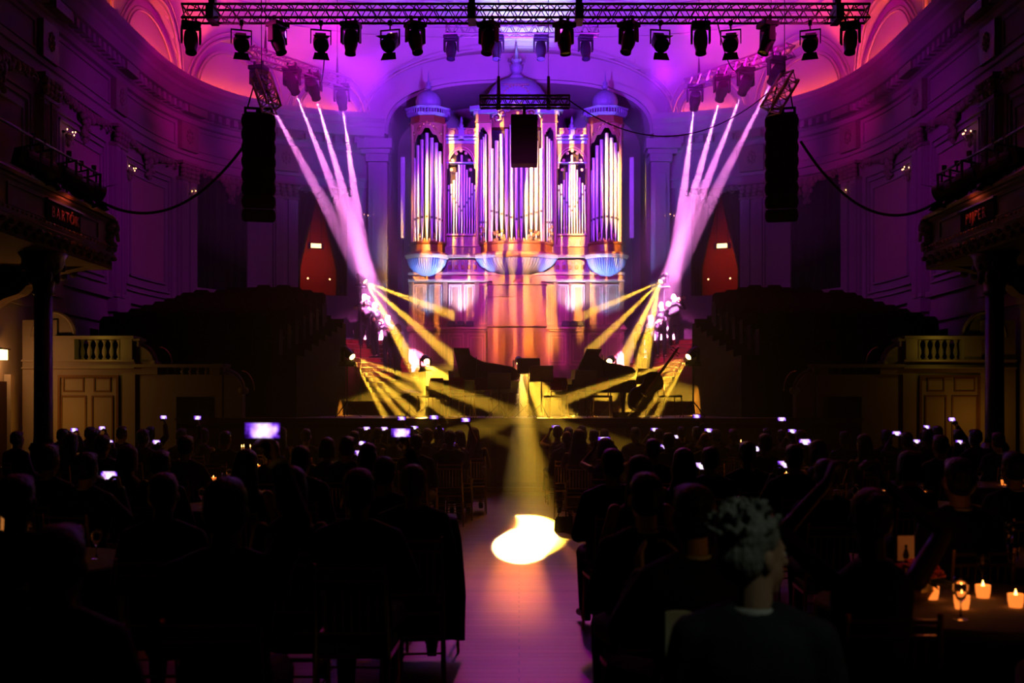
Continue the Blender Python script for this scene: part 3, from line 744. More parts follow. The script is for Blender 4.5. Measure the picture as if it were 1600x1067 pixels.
for side, nm in ((-1, 'left'), (1, 'right')):
    for i, (off, dy) in enumerate(((745, 0), (705, 0), (686, 0), (666, 0), (762, 0))):
        Y = 8.0 * F / off
        loc = (side * 7.98, Y, 6.12 + 0.05 * (i % 2))
        par_can('balcony_lantern', loc, (side * 1.0, 30, 2.5), 'black lantern on the %s balcony rail, %s' % (nm, ('over the composer name', 'second from the stage end', 'third from the stage end but smaller', 'at the stage end of the row', 'nearest to the camera')[i]), 'lanterns on the %s balcony rail' % nm, size=1.15, leds=False)
    rail = thing('lighting_rail', (side * 7.98, 20, 5.45), 0, 'black pipe rail on uprights along the top of the %s balcony' % nm, 'rail')
    MB().cyl((0, -3.0, .70), (0, 1.6, .70), .025, n=8).build('pipe', 'black_metal', rail)
    for yy in (-2.9, -1.4, 0.1, 1.5): MB().cyl((0, yy, 0), (0, yy, .69), .02, n=8).build('upright', 'black_metal', rail)
# slack cables from the balconies up to the line arrays
def cable(name, a, c, sag, label, r=0.02):
    a, c = Vector(a), Vector(c); pts = [a.lerp(c, t / 24) - Vector((0, 0, sag * 4 * (t/24) * (1 - t/24))) for t in range(25)]
    o = MB().tube(pts, r, 6).build(name, 'cable', smooth=True); tag(o, label, 'cable'); return o
cable('sagging_cable', (-7.9, 21.5, 5.6), (-5.4, 23.05, 7.25), 0.75, 'thick black cable sagging from the left balcony to the line array', 0.028)
cable('sagging_cable', (7.9, 21.5, 5.6), (5.7, 23.05, 7.1), 0.75, 'thick black cable sagging from the right balcony to the line array', 0.028)

# ------------------------------------------------------------------ stairs, balustrades and doors at the stage sides
for side, nm in ((-1, 'left'), (1, 'right')):
    def X(px_off, Y=24.0): return side * px_off / F * Y
    def Z(py, Y=24.0): return EYE + (HY - py) / F * Y
    root = thing('stair_balustrade', (X(650), 24.0, 0), 0, 'plaster stair wall with balusters and scrolled ends beside the stage on the %s' % nm, 'balustrade')
    def L(o): o.location = -Vector(root.location); return o
    b = MB()
    def bx(bm_, o0, o1, y0, y1, z0, z1):
        x0, x1 = sorted((X(o0), X(o1))); bm_.box(x0, x1, y0, y1, z0, z1)
    bx(b, 600, 776, 24.0, 24.4, 0, Z(562)); bx(b, 465, 600, 24.05, 24.4, 0, Z(585))
    bx(b, 604, 622, 23.97, 24.42, Z(562), Z(530)); bx(b, 694, 722, 23.97, 24.42, Z(562), Z(530)); bx(b, 722, 776, 24.0, 24.4, Z(562), Z(500))
    bx(b, 468, 484, 24.0, 24.42, Z(585), Z(574)); bx(b, 565, 600, 24.0, 24.42, Z(585), Z(574))
    L(b.build('wall_body', 'plaster', root))
    c = MB(); bx(c, 600, 726, 23.9, 24.5, Z(530), Z(525)); bx(c, 462, 602, 23.95, 24.5, Z(574), Z(569)); bx(c, 600, 776, 23.93, 24.1, Z(565), Z(562)); bx(c, 600, 776, 23.93, 24.1, Z(576), Z(574))
    L(c.build('coping', 'plaster', root))
    def baluster(x, y, z0, z1):
        h = z1 - z0; return MB().lathe([(.05, 0), (.05, h*.08), (.025, h*.14), (.055, h*.35), (.05, h*.5), (.022, h*.72), (.03, h*.85), (.05, h*.92), (.05, h)], (x, y, z0), 12)
    for k in range(6): L(baluster(X(630 + k * 11.6), 24.2, Z(562), Z(530)).build('baluster', 'plaster', root, smooth=True))
    for k in range(6): L(baluster(X(492 + k * 12.6), 24.2, Z(585), Z(574)).build('baluster', 'plaster', root, smooth=True))
    # scroll ends sweeping down towards the stage
    for o_end, ztop, o_low, zlow in ((600, 540, 572, 571), (466, 580, 434, 612)):
        pts = []
        for i in range(13):
            t = i / 12 * PI / 2; pts.append((X(o_end + (o_low - o_end) * math.sin(t)), Z(zlow + (ztop - zlow) * math.cos(t))))
        poly = pts + [(X(o_low), 0.0), (X(o_end + 0), 0.0)]
        s_ = MB().prism([(x, 24.06, z) for x, z in poly], (0, 0.3, 0)); L(s_.build('scroll_end', 'plaster', root))
        L(MB().tube([(x, 24.2, z + 0.03) for x, z in pts], 0.05, 8).cyl((X(o_low), 24.05, Z(zlow) + .03), (X(o_low), 24.35, Z(zlow) + .03), .08, n=12).build('scroll_coping', 'plaster', root, smooth=True))
        k_ = MB(); x0 = X(o_end + 2); k_.box(x0 - .09, x0 + .09, 24.02, 24.38, Z(ztop) - .02, Z(ztop) + .1).box(x0 - .13, x0 + .13, 23.98, 24.42, Z(ztop) + .1, Z(ztop) + .16); L(k_.build('scroll_cap', 'plaster', root))
    # half round shell pediment next to the column
    sh = MB(); cx_, cz_ = X(728), Z(527)
    sh.prism([(cx_ + .42 * math.cos(PI * i / 16), 24.05, cz_ + .5 * math.sin(PI * i / 16)) for i in range(17)], (0, .25, 0))
    L(sh.build('shell_pediment', 'plaster', root))
    sh = MB().tube([(cx_ + .45 * math.cos(PI * i / 16), 24.02, cz_ + .53 * math.sin(PI * i / 16)) for i in range(17)], .04, 6); L(sh.build('pediment_rim', 'plaster', root))
    # panelled door in the stair wall and the dark passage under the lower flight
    mb = MB()
    for o0, o1 in ((634, 668), (676, 716)):
        x0, x1 = sorted((X(o0), X(o1))); mb.frame(x0, x1, 0.1, Z(618), 24.0, .03, .02); mb.frame(x0 + .05, x1 - .05, Z(612), Z(590), 24.0, .025, .02)
    x0, x1 = sorted((X(625), X(720))); mb.frame(x0, x1, .02, Z(586), 24.0, .05, .04)
    L(mb.build('door_moulding', 'door_wood', root))
    x0, x1 = sorted((X(484), X(536))); L(MB().box(x0, x1, 24.02, 24.06, 0, Z(620)).build('passage_door', 'cloth_black', root))
    # curved brass handrails
    for o0, p0, o1, p1 in ((562, 540, 556, 566), (430, 578, 424, 610)):
        r = MB().tube([(X(o0 + 14) + (X(o1) - X(o0 + 14)) * math.sin(t * PI / 16), 24.6, Z(p1) + (Z(p0) - Z(p1)) * math.cos(t * PI / 16)) for t in range(9)], .014, 6)
        o = r.build('handrail', 'brass', smooth=True); tag(o, 'thin curved metal handrail by the %s scroll of the %s stair wall' % ('upper' if o0 > 500 else 'lower', nm), 'handrail')
    # arched relief, lamp and door casing on the side wall below the balcony
    r = thing('wall_relief', (side * (XW - 0.02), 22.2, 2.9), 0, 'arched plaster relief with scrolls on the %s side wall under the balcony' % nm, 'relief')
    b = MB()
    for rr, t in ((.75, .06), (.62, .04)): b.tube([(-side * .03, rr * math.cos(PI * i / 20), .2 + rr * 1.1 * math.sin(PI * i / 20)) for i in range(21)], t, 6)
    b.build('arch_moulding', 'ornament', r)
    b = MB()
    for sg in (-1, 1):
        for k in range(3): b.tube([(-side * .05, sg * (.22 + (.16 - .012 * j) * math.cos(j * .6)), .2 + k * .22 + (.13 - .01 * j) * math.sin(j * .6)) for j in range(12)], .025, 5)
    b.ell((-side * .05, 0, .8), (.06, .14, .18)).build('scrolls', 'ornament', r)
    lp = thing('wall_lamp', (side * (XW - 0.05), 22.9, 2.78), 0, 'square glowing lamp over the dark door on the far %s' % nm, 'lamp')
    if side < 0:
        MB().box(0.02, 0.2, -.16, .16, -.1, .1).build('shade', 'lamp_glass', lp)
    else:
        MB().box(-0.2, -0.02, -.16, .16, -.1, .1).build('shade', 'lamp_glass' if side < 0 else 'napkin', lp)
    MB().box(min(0, side * -.24), max(0, side * -.24), -.2, .2, .1, .13).build('bracket', 'iron', lp)
    if side < 0: point('wall_lamp_light', (side * (XW - 0.45), 22.9, 2.62), 9, (1.0, 0.28, 0.05), .05)
    dr = thing('side_door', (side * (XW - 0.02), 22.6, 0), 0, 'dark door in a pale casing under the %s wall lamp' % nm, 'door')
    x0, x1 = sorted((0.0, -side * .06)); MB().box(x0, x1, -.8, .8, 0, 2.25).build('door_leaf', 'organ_dark', dr)
    x0, x1 = sorted((0.0, -side * .14)); MB().box(x0, x1, .8, 1.0, 0, 2.4).build('casing', 'plaster', dr); MB().box(x0, x1, -1.0, -.8, 0, 2.4).build('casing', 'plaster', dr)
# ------------------------------------------------------------------ stage, choir terraces, stairs
SZ = 1.5
st = MB().box(-6.9, 6.9, 23.2, 38.2, 0, SZ - 0.04).build('floor_stage', 'stage_wood'); struct(st); st.name = 'trim_10'
o = MB().box(-7.0, 7.0, 23.15, 38.2, SZ - 0.04, SZ).build('stage_top', 'stage_wood'); o.name = 'floor_1'; struct(o)
b = MB()
for k in range(15): b.box(-6.9 + k * .92, -6.9 + k * .92 + .8, 23.16, 23.2, .2, 1.3)
for z_ in (0.0, 1.38): b.box(-6.95, 6.95, 23.14, 23.2, z_, z_ + .1)
o = b.build('baseboard_front', 'door_wood'); struct(o)
for i, (y0, z) in enumerate(((30.0, 1.85), (31.6, 2.2), (33.2, 2.5), (35.2, 2.88))):
    o = MB().box(-3.1, 3.1, y0, 38.2, SZ if i == 0 else (1.85, 2.2, 2.5)[i-1], z).box(-3.12, 3.12, y0 - .03, y0 + .02, z - .04, z).build('stage_riser', 'stage_wood')
    tag(o, 'wooden choir riser in front of the organ, step %s from the stage' % ('one', 'two', 'three', 'four')[i], 'riser', 'choir risers before the organ')

def inner(Y): return 5.0 if Y < 33.0 else 5.0 + (Y - 33.0) * 0.55
def wallx(Y):
    if Y <= YC: return XW
    return XW * (1 - min(1, (Y - YC) / BY) ** 3) ** (1/3)
rows = []; Y = 25.6; z = 2.9
while Y < 37.4: rows.append((Y, z)); Y += 0.95; z += 0.176
for side, nm in ((-1, 'left'), (1, 'right')):
    for i, (Y, z) in enumerate(rows):
        ys = [Y + .95 * k / 6 for k in range(7)] if i < len(rows) - 1 else [Y + .9 * k / 6 for k in range(7)]
        ys = [y for y in ys if wallx(min(y, 38.3)) > inner(y) + .1]
        if len(ys) < 2: continue
        poly = [(side * inner(y), y) for y in ys] + [(side * (wallx(y) - .02), y) for y in ys[::-1]]
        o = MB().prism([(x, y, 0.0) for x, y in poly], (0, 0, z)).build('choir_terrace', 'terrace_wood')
        tag(o, 'dark choir seating tier on the %s, step %s up from the stage' % (nm, ('one', 'two', 'three', 'four', 'five', 'six', 'seven', 'eight', 'nine', 'ten', 'eleven', 'twelve', 'thirteen')[i]), 'seating tier', 'choir tiers on the %s' % nm)

def choir_seat():
    r = thing('choir_chair', (0, 0, 0), 0)
    MB().box(-.25, .25, -.02, .42, .36, .46).build('seat', 'seat_plush', r, bevel=.03)
    b = MB().loft([(0, .46, .42, .25, .05), (0, .48, .6, .26, .05), (0, .52, .85, .25, .05), (0, .53, .93, .18, .04)], n=16, p=3); b.build('backrest', 'seat_plush', r)
    for s in (-1, 1): MB().box(s*.27 - .02, s*.27 + .02, .02, .44, 0, .62).build('armrest', 'terrace_wood', r)
    return r
ORD = ['first', 'second', 'third', 'fourth', 'fifth', 'sixth', 'seventh', 'eighth', 'ninth', 'tenth', 'eleventh', 'twelfth', 'thirteenth', 'fourteenth']
seat0 = choir_seat(); used = False
for side, nm in ((-1, 'left'), (1, 'right')):
    for i, (Y, z) in enumerate(rows[:-1]):
        if i % 1: continue
        x = inner(Y + .95) + .75; k = 0
        while x < wallx(Y + 1.0) - .55 and k < 13:
            lab = 'dark red choir chair, %s terraces, %s tier, %s from the organ stairs' % (nm, ORD[i], ORD[k])
            if not used: o = seat0; o.location = (side * x, Y + .3, z); used = True
            else: o = dup(seat0, (side * x, Y + .3, z))
            o['label'] = lab; o['category'] = 'seat'; o['group'] = 'red seats of the %s choir terraces' % nm
            x += .62; k += 1

# red carpeted stairs on either side of the organ
for side, nm in ((-1, 'left'), (1, 'right')):
    root = thing('carpeted_stairs', (side * 3.4, 33.4, SZ), 0, 'red carpeted stairs climbing past the organ on the %s' % nm, 'stairs')
    a = Vector((side * 3.25, 33.2, 0)); d = Vector((side * 1.55, 3.5, 0)).normalized(); pr = Vector((d.y, -d.x, 0)) * 0.82
    b = MB(); rg = MB(); n = 14
    for k in range(n):
        z = 1.86 + k * .158; p0 = a + d * (.30 * k); p1 = a + d * (.30 * k + (.31 if k < n - 1 else .8)); poly = [p0 - pr, p0 + pr, p1 + pr, p1 - pr]
        b.prism([(p.x, p.y, SZ) for p in poly], (0, 0, z - SZ))
        e0 = p0 - pr * .98 - d * .012; e1 = p0 + pr * .98 - d * .012
        rg.cyl((e0.x, e0.y, z - .01), (e1.x, e1.y, z - .01), .014, n=6)
    for o in (b.build('steps', 'carpet_red', root), rg.build('nosing', 'brass', root)): o.location = -Vector(root.location)
def stair_z(side, x, y):
    a = Vector((side * 3.25, 33.2)); d = Vector((side * 1.55, 3.5)).normalized(); t = (Vector((x, y)) - a).dot(d); return 1.86 + max(0, min(13, math.floor(t / .30))) * .158

# ------------------------------------------------------------------ the organ
OY = 37.3
def ux(px): return (px - CX) / F * 37.4
def uz(py): return EYE + (HY - py) / F * 37.4
org = thing('pipe_organ', (-0.08, OY, 2.88), 0, 'great pipe organ with three towers, onion domes and carved wooden case', 'organ')
def OL(o): o.location = -Vector(org.location); return o
def OB(mb, n, m, **k): return OL(mb.build(n, m, org, **k))
TL, TC_, TR = ux(669), ux(807), ux(946)
b = MB().box(ux(641), ux(973), 36.95, 38.3, 2.88, uz(516)); b.box(ux(638), ux(976), 36.85, 38.3, 2.88, 3.02); OB(b, 'lower_case', 'organ_wood')
b = MB()
for x0, x1 in ((645, 668), (672, 697), (701, 726), (731, 760), (856, 884), (889, 912), (917, 941), (945, 969)):
    b.frame(ux(x0), ux(x1), 3.1, uz(522), 36.95, .05, .035); b.frame(ux(x0) + .1, ux(x1) - .1, 3.22, uz(522) - .12, 36.95, .03, .02)
OB(b, 'lower_panels', 'organ_trim')
b = MB().box(ux(637), ux(977), 36.75, 38.3, uz(516), uz(513)).box(ux(639), ux(975), 36.85, 38.3, uz(519), uz(516)); OB(b, 'lower_ledge', 'organ_trim')
b = MB().box(ux(643), ux(971), 37.1, 38.3, uz(513), uz(430)); OB(b, 'middle_case', 'organ_wood')
b = MB()
for x0, x1 in ((647, 668), (672, 692), (702, 722), (726, 744), (748, 762), (853, 866), (870, 888), (892, 913), (921, 941), (945, 967)):
    b.frame(ux(x0), ux(x1), uz(508), uz(446), 37.1, .045, .035); b.frame(ux(x0) + .08, ux(x1) - .08, uz(506), uz(449), 37.1, .025, .02)
OB(b, 'middle_panels', 'organ_trim')
b = MB()
for x in (644, 697, 746, 868, 917, 970): b.box(ux(x) - .07, ux(x) + .07, 37.0, 37.15, uz(513), uz(440)); b.box(ux(x) - .1, ux(x) + .1, 36.96, 37.15, uz(513), uz(509))
OB(b, 'case_pilasters', 'organ_wood')
b = MB().box(ux(640), ux(974), 36.88, 38.3, uz(442), uz(439)).box(ux(640), ux(974), 36.92, 38.3, uz(432), uz(428)).box(ux(640), ux(974), 37.0, 38.3, uz(439), uz(432)); OB(b, 'string_course', 'organ_trim')
b = MB().box(ux(643), ux(971), 37.15, 38.3, uz(428), uz(405)); OB(b, 'frieze', 'organ_slate')
b = MB()
for x0, x1, n in ((699, 748, 5), (866, 915, 5)):
    for k in range(n):
        xc = ux(x0) + (ux(x1) - ux(x0)) * (k + .5) / n; hw = (ux(x1) - ux(x0)) / n * .42
        b.frame(xc - hw, xc + hw, uz(427), uz(408), 37.15, .03, .03); b.tube([(xc + hw * .8 * math.cos(PI * i / 8), 37.12, uz(414) + .1 * math.sin(PI * i / 8)) for i in range(9)], .02, 5); b.ell((xc, 37.12, uz(419)), (.06, .05, .08), u=8, v=6)
OB(b, 'frieze_arcade', 'organ_trim')
b = MB().box(ux(642), ux(972), 36.85, 38.3, uz(405), uz(401))
for xc, r, sy in ((TL, .72, 1), (TR, .72, 1), (TC_, 1.38, .65)):
    b.lathe([(r * .92, -.06), (r, 0), (r + .03, .05), (r - .02, .1), (r * .94, .12)], (xc, 37.1, uz(405)), 36, sy=sy)
for k in range(150):
    x = ux(642) + (ux(972) - ux(642)) * k / 149; b.ell((x, 36.84, uz(402)), (.02, .02, .035), u=5, v=4)
OB(b, 'main_ledge', 'organ_trim')
for xc, r, sy, n in ((TL, .66, 1, 0), (TR, .66, 1, 0), (TC_, 1.30, .6, 1)):
    prof = [(.05, -.62), (r * .35, -.58), (r * .68, -.44), (r * .88, -.26), (r * .97, -.08), (r, 0)]
    b = MB().lathe(prof, (xc, 37.12, uz(406)), 144, PI, 2*PI, sy=sy, rib=48 if not n else 72, ribamt=.035); OB(b, 'gadrooned_bowl', 'organ_slate', smooth=True)
for xc in (TL, TR):
    b = MB().lathe([(.04, 0), (.1, .05), (.07, .12), (.12, .2), (.06, .26), (.1, .34)], (xc, 37.0, uz(441)), 16); OB(b, 'bowl_pendant', 'organ_trim', smooth=True)
# middle cabinet with doors
x0, x1 = ux(763), ux(852); yc = 36.6
b = MB().box(x0, x1, yc, 37.2, 2.88, uz(449)).box(x0 - .05, x1 + .05, yc - .1, 37.2, uz(449), uz(446)).box(x0 - .04, x1 + .04, yc - .12, 37.2, uz(513), uz(510)).box(x0 - .03, x1 + .03, yc - .05, 37.2, uz(467), uz(465)).box(x0 - .05, x1 + .05, yc - .06, 37.2, 2.88, uz(572))
b.box(x0 + .15, x1 - .15, 36.8, 37.2, uz(446), uz(436)).box(x0 + .35, x1 - .35, 36.75, 37.2, uz(436), uz(433)); OB(b, 'console_cabinet', 'organ_wood')
wd = (x1 - x0)
for k in range(4):
    a0, a1 = x0 + wd * k / 4 + .04, x0 + wd * (k + 1) / 4 - .02
    b = MB().box(a0, a1, yc - .03, yc, uz(509), uz(469)); b.frame(a0 + .08, a1 - .08, uz(504), uz(474), yc - .03, .04, .02); d_ = OB(b, 'cabinet_door', 'organ_wood')
for k, (f0, f1) in enumerate(((0, .28), (.3, .74), (.76, 1))):
    b = MB().box(x0 + wd * f0 + .03, x0 + wd * f1 - .01, yc - .025, yc, uz(463), uz(451)); b.frame(x0 + wd * f0 + .1, x0 + wd * f1 - .08, uz(461), uz(453), yc - .025, .035, .02); OB(b, 'cabinet_drawer', 'organ_wood')
for k in range(2):
    a0, a1 = x0 + wd * k / 2 + .04, x0 + wd * (k + 1) / 2 - .02; b = MB().box(a0, a1, yc - .03, yc, uz(566), uz(520)); b.frame(a0 + .1, a1 - .1, uz(558), uz(527), yc - .03, .05, .025); b.frame(a0 + .2, a1 - .2, uz(555), uz(530), yc - .03, .025, .015); OB(b, 'cabinet_door', 'organ_wood')
b = MB().ell((TC_ + .05, 36.7, uz(443)), (.16, .08, .08)).ell((TC_ - .02, 36.68, uz(444)), (.1, .06, .06)).ell((TC_ + .14, 36.68, uz(441)), (.07, .05, .08)); OB(b, 'carved_crest', 'gilt', smooth=True)
# impost band, arcade panels under the flat fields
b = MB().box(ux(645), ux(969), 37.2, 38.3, uz(401), uz(386)); OB(b, 'impost_band', 'organ_wood')
for xc, r, sy in ((TL, .56, 1), (TR, .56, 1), (TC_, 1.16, .6)):
    b = MB().lathe([(r + .06, 0), (r + .02, .05), (r, .1), (r, .30), (r + .06, .34), (r + .04, .4)], (xc, 37.2, uz(401)), 32, PI, 2*PI, sy=sy); OB(b, 'tower_impost', 'organ_wood')
for x0_, x1_ in ((697, 745), (869, 918)):
    b = MB().box(ux(x0_), ux(x1_), 37.25, 38.3, uz(386), uz(369)).box(ux(x0_), ux(x1_), 37.1, 37.3, uz(370), uz(367)).box(ux(x0_), ux(x1_), 37.12, 37.3, uz(387), uz(385))
    for k in range(6):
        xc = ux(x0_) + (ux(x1_) - ux(x0_)) * (k + .5) / 6; b.tube([(xc + .06 * math.cos(PI * i / 6), 37.22, uz(375) + .06 * math.sin(PI * i / 6)) for i in range(7)], .015, 5); b.ell((xc, 37.23, uz(381)), (.03, .02, .07), u=6, v=5)
    OB(b, 'arcade_panel', 'organ_trim')
# dark interior behind the pipes and posts between fields
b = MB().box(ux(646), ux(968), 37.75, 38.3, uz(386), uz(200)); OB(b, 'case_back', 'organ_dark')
b = MB()
for x in (646, 695.5, 746.5, 867.5, 919, 968):
    b.box(ux(x) - .06, ux(x) + .06, 37.15, 37.8, uz(386), uz(196)); b.cyl((ux(x), 37.08, uz(384)), (ux(x), 37.08, uz(200)), .05, n=10)
for x in (766, 848): b.box(ux(x) - .05, ux(x) + .05, 37.0, 37.4, uz(386), uz(192))
OB(b, 'case_posts', 'organ_trim')
# pipes
def pipe(x, y, ztop, zmouth, zfoot, r):
    zm = zmouth
    b = MB().lathe([(r * .18, zfoot), (r * .3, zfoot + .03), (r, zm), (r * .93, zm + .01), (r * .93, zm + .1), (r, zm + .11), (r, ztop), (r * .9, ztop), (r * .9, ztop - .05)], (x, y, 0), 14)
    o = OB(b, 'organ_pipe', 'pipe_tin', smooth=False, auto=True)
    m = MB().box(x - r * .6, x + r * .6, y - r * 1.02, y - r * .7, zm + .015, zm + .085); q = m.build('mouth', 'organ_dark', o); return o
for tc, sgn in ((TL, 1), (TR, -1)):
    tops = [268, 250, 232, 224, 214, 221, 228, 240, 258]
    for k, tp in enumerate(tops):
        a = PI + PI * (k + .5) / 9; r = .062
        pipe(tc + .46 * math.cos(a), 37.35 + .46 * math.sin(a), uz(tp), uz(345 + 3 * abs(k - 4) * .3), uz(384), r)
ctops = [237, 226, 216, 209, 203, 198, 203, 209, 216, 226, 237]
for k, tp in enumerate(ctops):
    u = (k - 5) / 5; x = TC_ + .80 * u; y = 37.15 - .38 * math.sqrt(max(0, 1 - u*u*.8)); pipe(x, y, uz(tp), uz(350 - 14 * abs(u)), uz(383), .064)
for sg in (-1, 1):
    for k in range(4): pipe(TC_ + sg * (1.0 + .075 * k), 37.12 + .02 * k, uz(213 + 4 * k if sg < 0 else 217 + 3 * k), uz(352), uz(384), .03)
ft = [290, 288, 282, 270, 255, 243, 256, 266, 278, 287, 290]
for x0_, x1_ in ((699, 744), (871, 916)):
    for k, tp in enumerate(ft):
        x = ux(x0_ + (x1_ - x0_) * (k + .5) / 11); pipe(x, 37.35, uz(tp), uz(332 - 9 * abs(k - 5) * .7), uz(370), .036 if k not in (4, 5, 6) else .042)
# tower heads: tracery, entablature, cornice, dome, spire
def octa(b, xc, yc_, r, z0, z1, r1=None): b.lathe([(r, z0), (r if r1 is None else r1, z1)], (xc, yc_, 0), 8, a0=PI/8, a1=2*PI + PI/8)
for tc in (TL, TR):
    b = MB(); octa(b, tc, 37.45, .60, uz(196), uz(186)); octa(b, tc, 37.45, .66, uz(197), uz(195)); OB(b, 'tower_frieze', 'organ_wood')
    b = MB(); octa(b, tc, 37.45, .68, uz(186), uz(182), .74); octa(b, tc, 37.45, .76, uz(176), uz(173), .80); octa(b, tc, 37.45, .64, uz(182), uz(176))
    for k in range(24):
        a = PI + PI * k / 23; b.box(tc + .70 * math.cos(a) - .02, tc + .70 * math.cos(a) + .02, 37.45 + .7 * math.sin(a) - .03, 37.45 + .7 * math.sin(a) + .03, uz(182), uz(176))
    OB(b, 'tower_cornice', 'organ_slate')
    # pierced shade over the pipes: pointed arch with trefoils, bent round the tower
    b = MB()
    n = 28
    for k in range(n):
        a, a2 = PI + PI * k / n, PI + PI * (k + 1) / n
        def low(a): u = abs((a - 1.5*PI) / (PI/2)); return uz(206 + 38 * u ** 1.1) + .05 * math.sin(u * 22)
        z0, z1, zt = low(a), low(a2), uz(196)
        vs = []
        for rr in (.585, .555):
            vs.append([b.bm.verts.new((tc + rr * math.cos(q), 37.45 + rr * math.sin(q), z)) for q, z in ((a, z0), (a2, z1), (a2, zt), (a, zt))])
        f, g = vs; b.bm.faces.new(f); b.bm.faces.new(g[::-1]); b.bm.faces.new((f[0], f[1], g[1], g[0]))
    OB(b, 'pipe_shade', 'organ_trim')
    b = MB()
    for sg in (-1, 1):
        for kk in range(3):
            ang = 1.5*PI + sg * (.45 + .33 * kk); b.tube([(tc + (.61) * math.cos(ang + (.10 - .006*j) * math.cos(j*.6)), 37.45 + .61 * math.sin(ang + (.10 - .006*j) * math.cos(j*.6)), uz(208 + 6 * kk) + (.09 - .006*j) * math.sin(j*.6)) for j in range(12)], .016, 5)
    for k in range(5): b.ell((tc + .6 * math.cos(1.5*PI + .18*(k-2)), 37.45 + .6 * math.sin(1.5*PI + .18*(k-2)), uz(203 - 3 * (2 - abs(k-2)))), (.05, .03, .05), u=8, v=6)
    OB(b, 'shade_carving', 'gilt', smooth=True)
    b = MB().lathe([(.40, 0), (.42, .06), (.36, .1)], (tc, 37.5, uz(173)), 24); b.lathe([(.35, .1), (.41, .22), (.42, .34), (.37, .48), (.27, .59), (.14, .67), (.05, .72)], (tc, 37.5, uz(173)), 48, rib=16, ribamt=.02); OB(b, 'onion_dome', 'organ_slate', smooth=True)
    b = MB().lathe([(.05, 0), (.11, .05), (.12, .1), (.06, .16), (.09, .2), (.03, .28), (.015, .5), (.002, .62)], (tc, 37.5, uz(173) + .72), 14); OB(b, 'finial', 'organ_slate', smooth=True)
    b = MB()
    for sg in (-1, 1):
        for k in range(7): b.ell((tc + sg * (.22 + .04 * math.sin(k * 1.7)), 36.98 + .05 * abs(math.cos(k)), uz(383) + .055 * k), (.06, .04, .045), u=7, v=5)
    for k in range(5): b.ell((tc + .09 * (k - 2), 36.86, uz(383) + .05 + .05 * (k % 2)), (.05, .04, .06), u=7, v=5)
    OB(b, 'foot_carving', 'gilt', smooth=True)
b = MB()
for k in range(13): b.ell((TC_ + .075 * (k - 6), 36.68 + .02 * abs(k - 6), uz(384) + .06 + .05 * (k % 2)), (.05, .04, .07), u=7, v=5)
for sg in (-1, 1):
    for k in range(12): b.ell((TC_ + sg * (.55 + .18 * math.sin(k * .9)), 36.8, uz(383) + .035 * k), (.06, .05, .06), u=7, v=5)
    for k in range(8): b.ell((TC_ + sg * (1.1 + .05 * math.sin(k * 2)), 37.02, uz(383) + .06 * k * (1.3 if k > 3 else 1)), (.06, .03, .05), u=7, v=5)
OB(b, 'foot_carving', 'gilt', smooth=True)
# centre tower head
b = MB()
for sg in (-1, 1):
    xo_, xi_ = TC_ + sg * 1.40, TC_ + sg * .62
    b.prism([(xo_, 37.3, uz(184)), (xo_, 37.0, uz(184)), (TC_ + sg * .95, 36.75, uz(184)), (xi_, 36.7, uz(184)), (xi_, 37.6, uz(184)), (xo_, 37.6, uz(184))], (0, 0, uz(178) - uz(184)))
    b.prism([(xo_ + sg * .12, 37.3, uz(178)), (xo_ + sg * .12, 36.92, uz(178)), (TC_ + sg * .95, 36.64, uz(178)), (xi_, 36.58, uz(178)), (xi_, 37.6, uz(178)), (xo_ + sg * .12, 37.6, uz(178))], (0, 0, uz(172) - uz(178)))
    for k in range(6): b.box(TC_ + sg * (1.35 - .12 * k) - .02, TC_ + sg * (1.35 - .12 * k) + .02, 36.92 - .05 * k, 36.98 - .05 * k, uz(184), uz(178))
OB(b, 'tower_cornice', 'organ_slate')
b = MB()
for sg in (-1, 1):
    xa, xb = sorted((TC_ + sg * 1.32, TC_ + sg * .86)); b.box(xa, xb, 36.95, 37.6, uz(197), uz(184)); b.box(xa - .03, xb + .03, 36.9, 37.6, uz(197), uz(195))
b.box(TC_ - .9, TC_ + .9, 37.3, 37.7, uz(200), uz(172)); OB(b, 'tower_frieze', 'organ_wood')
b = MB()
for sg in (-1, 1):
    for k in range(10):
        xa = TC_ + sg * (.86 + .045 * k); za = uz(203 + 16 * abs((k - 4.5) / 4.5) ** 1.3); x0_, x1_ = sorted((xa, xa + sg * .045)); b.box(x0_, x1_, 36.98, 37.02, za, uz(197))
OB(b, 'pipe_shade', 'organ_trim')
b = MB()
for sg in (-1, 1):
    for j in range(3): b.tube([(TC_ + sg * (.62 - .16 * j + (.16 - .01*i) * math.cos(i*.6)), 36.9, uz(190 - 7 * j) + (.16 - .01*i) * math.sin(i*.6)) for i in range(14)], .03, 6)
for k in range(13):
    a = PI * k / 12; b.ell((TC_ + .42 * math.cos(a), 36.85, uz(160) + .42 * math.sin(a)), (.05, .04, .05), u=7, v=5)
b.tube([(TC_ + .34 * math.cos(PI * i / 16), 36.86, uz(160) + .34 * math.sin(PI * i / 16)) for i in range(17)], .035, 6)
b.ell((TC_, 36.86, uz(158)), (.2, .08, .24)); b.box(TC_ - .42, TC_ + .42, 36.84, 36.95, uz(140), uz(138)); b.tube([(TC_ - .3, 36.8, uz(170)), (TC_ - .15, 36.75, uz(176)), (TC_, 36.75, uz(178)), (TC_ + .15, 36.75, uz(176)), (TC_ + .3, 36.8, uz(170))], .05, 6)
OB(b, 'crest_carving', 'ornament', smooth=True)
b = MB().lathe([(1.03, 0), (1.06, .08), (1.0, .12), (1.0, .32), (.94, .55), (.80, .78), (.60, .97), (.34, 1.08), (.12, 1.12)], (TC_, 37.5, uz(173)), 48, sy=.75); OB(b, 'great_dome', 'organ_slate', smooth=True)
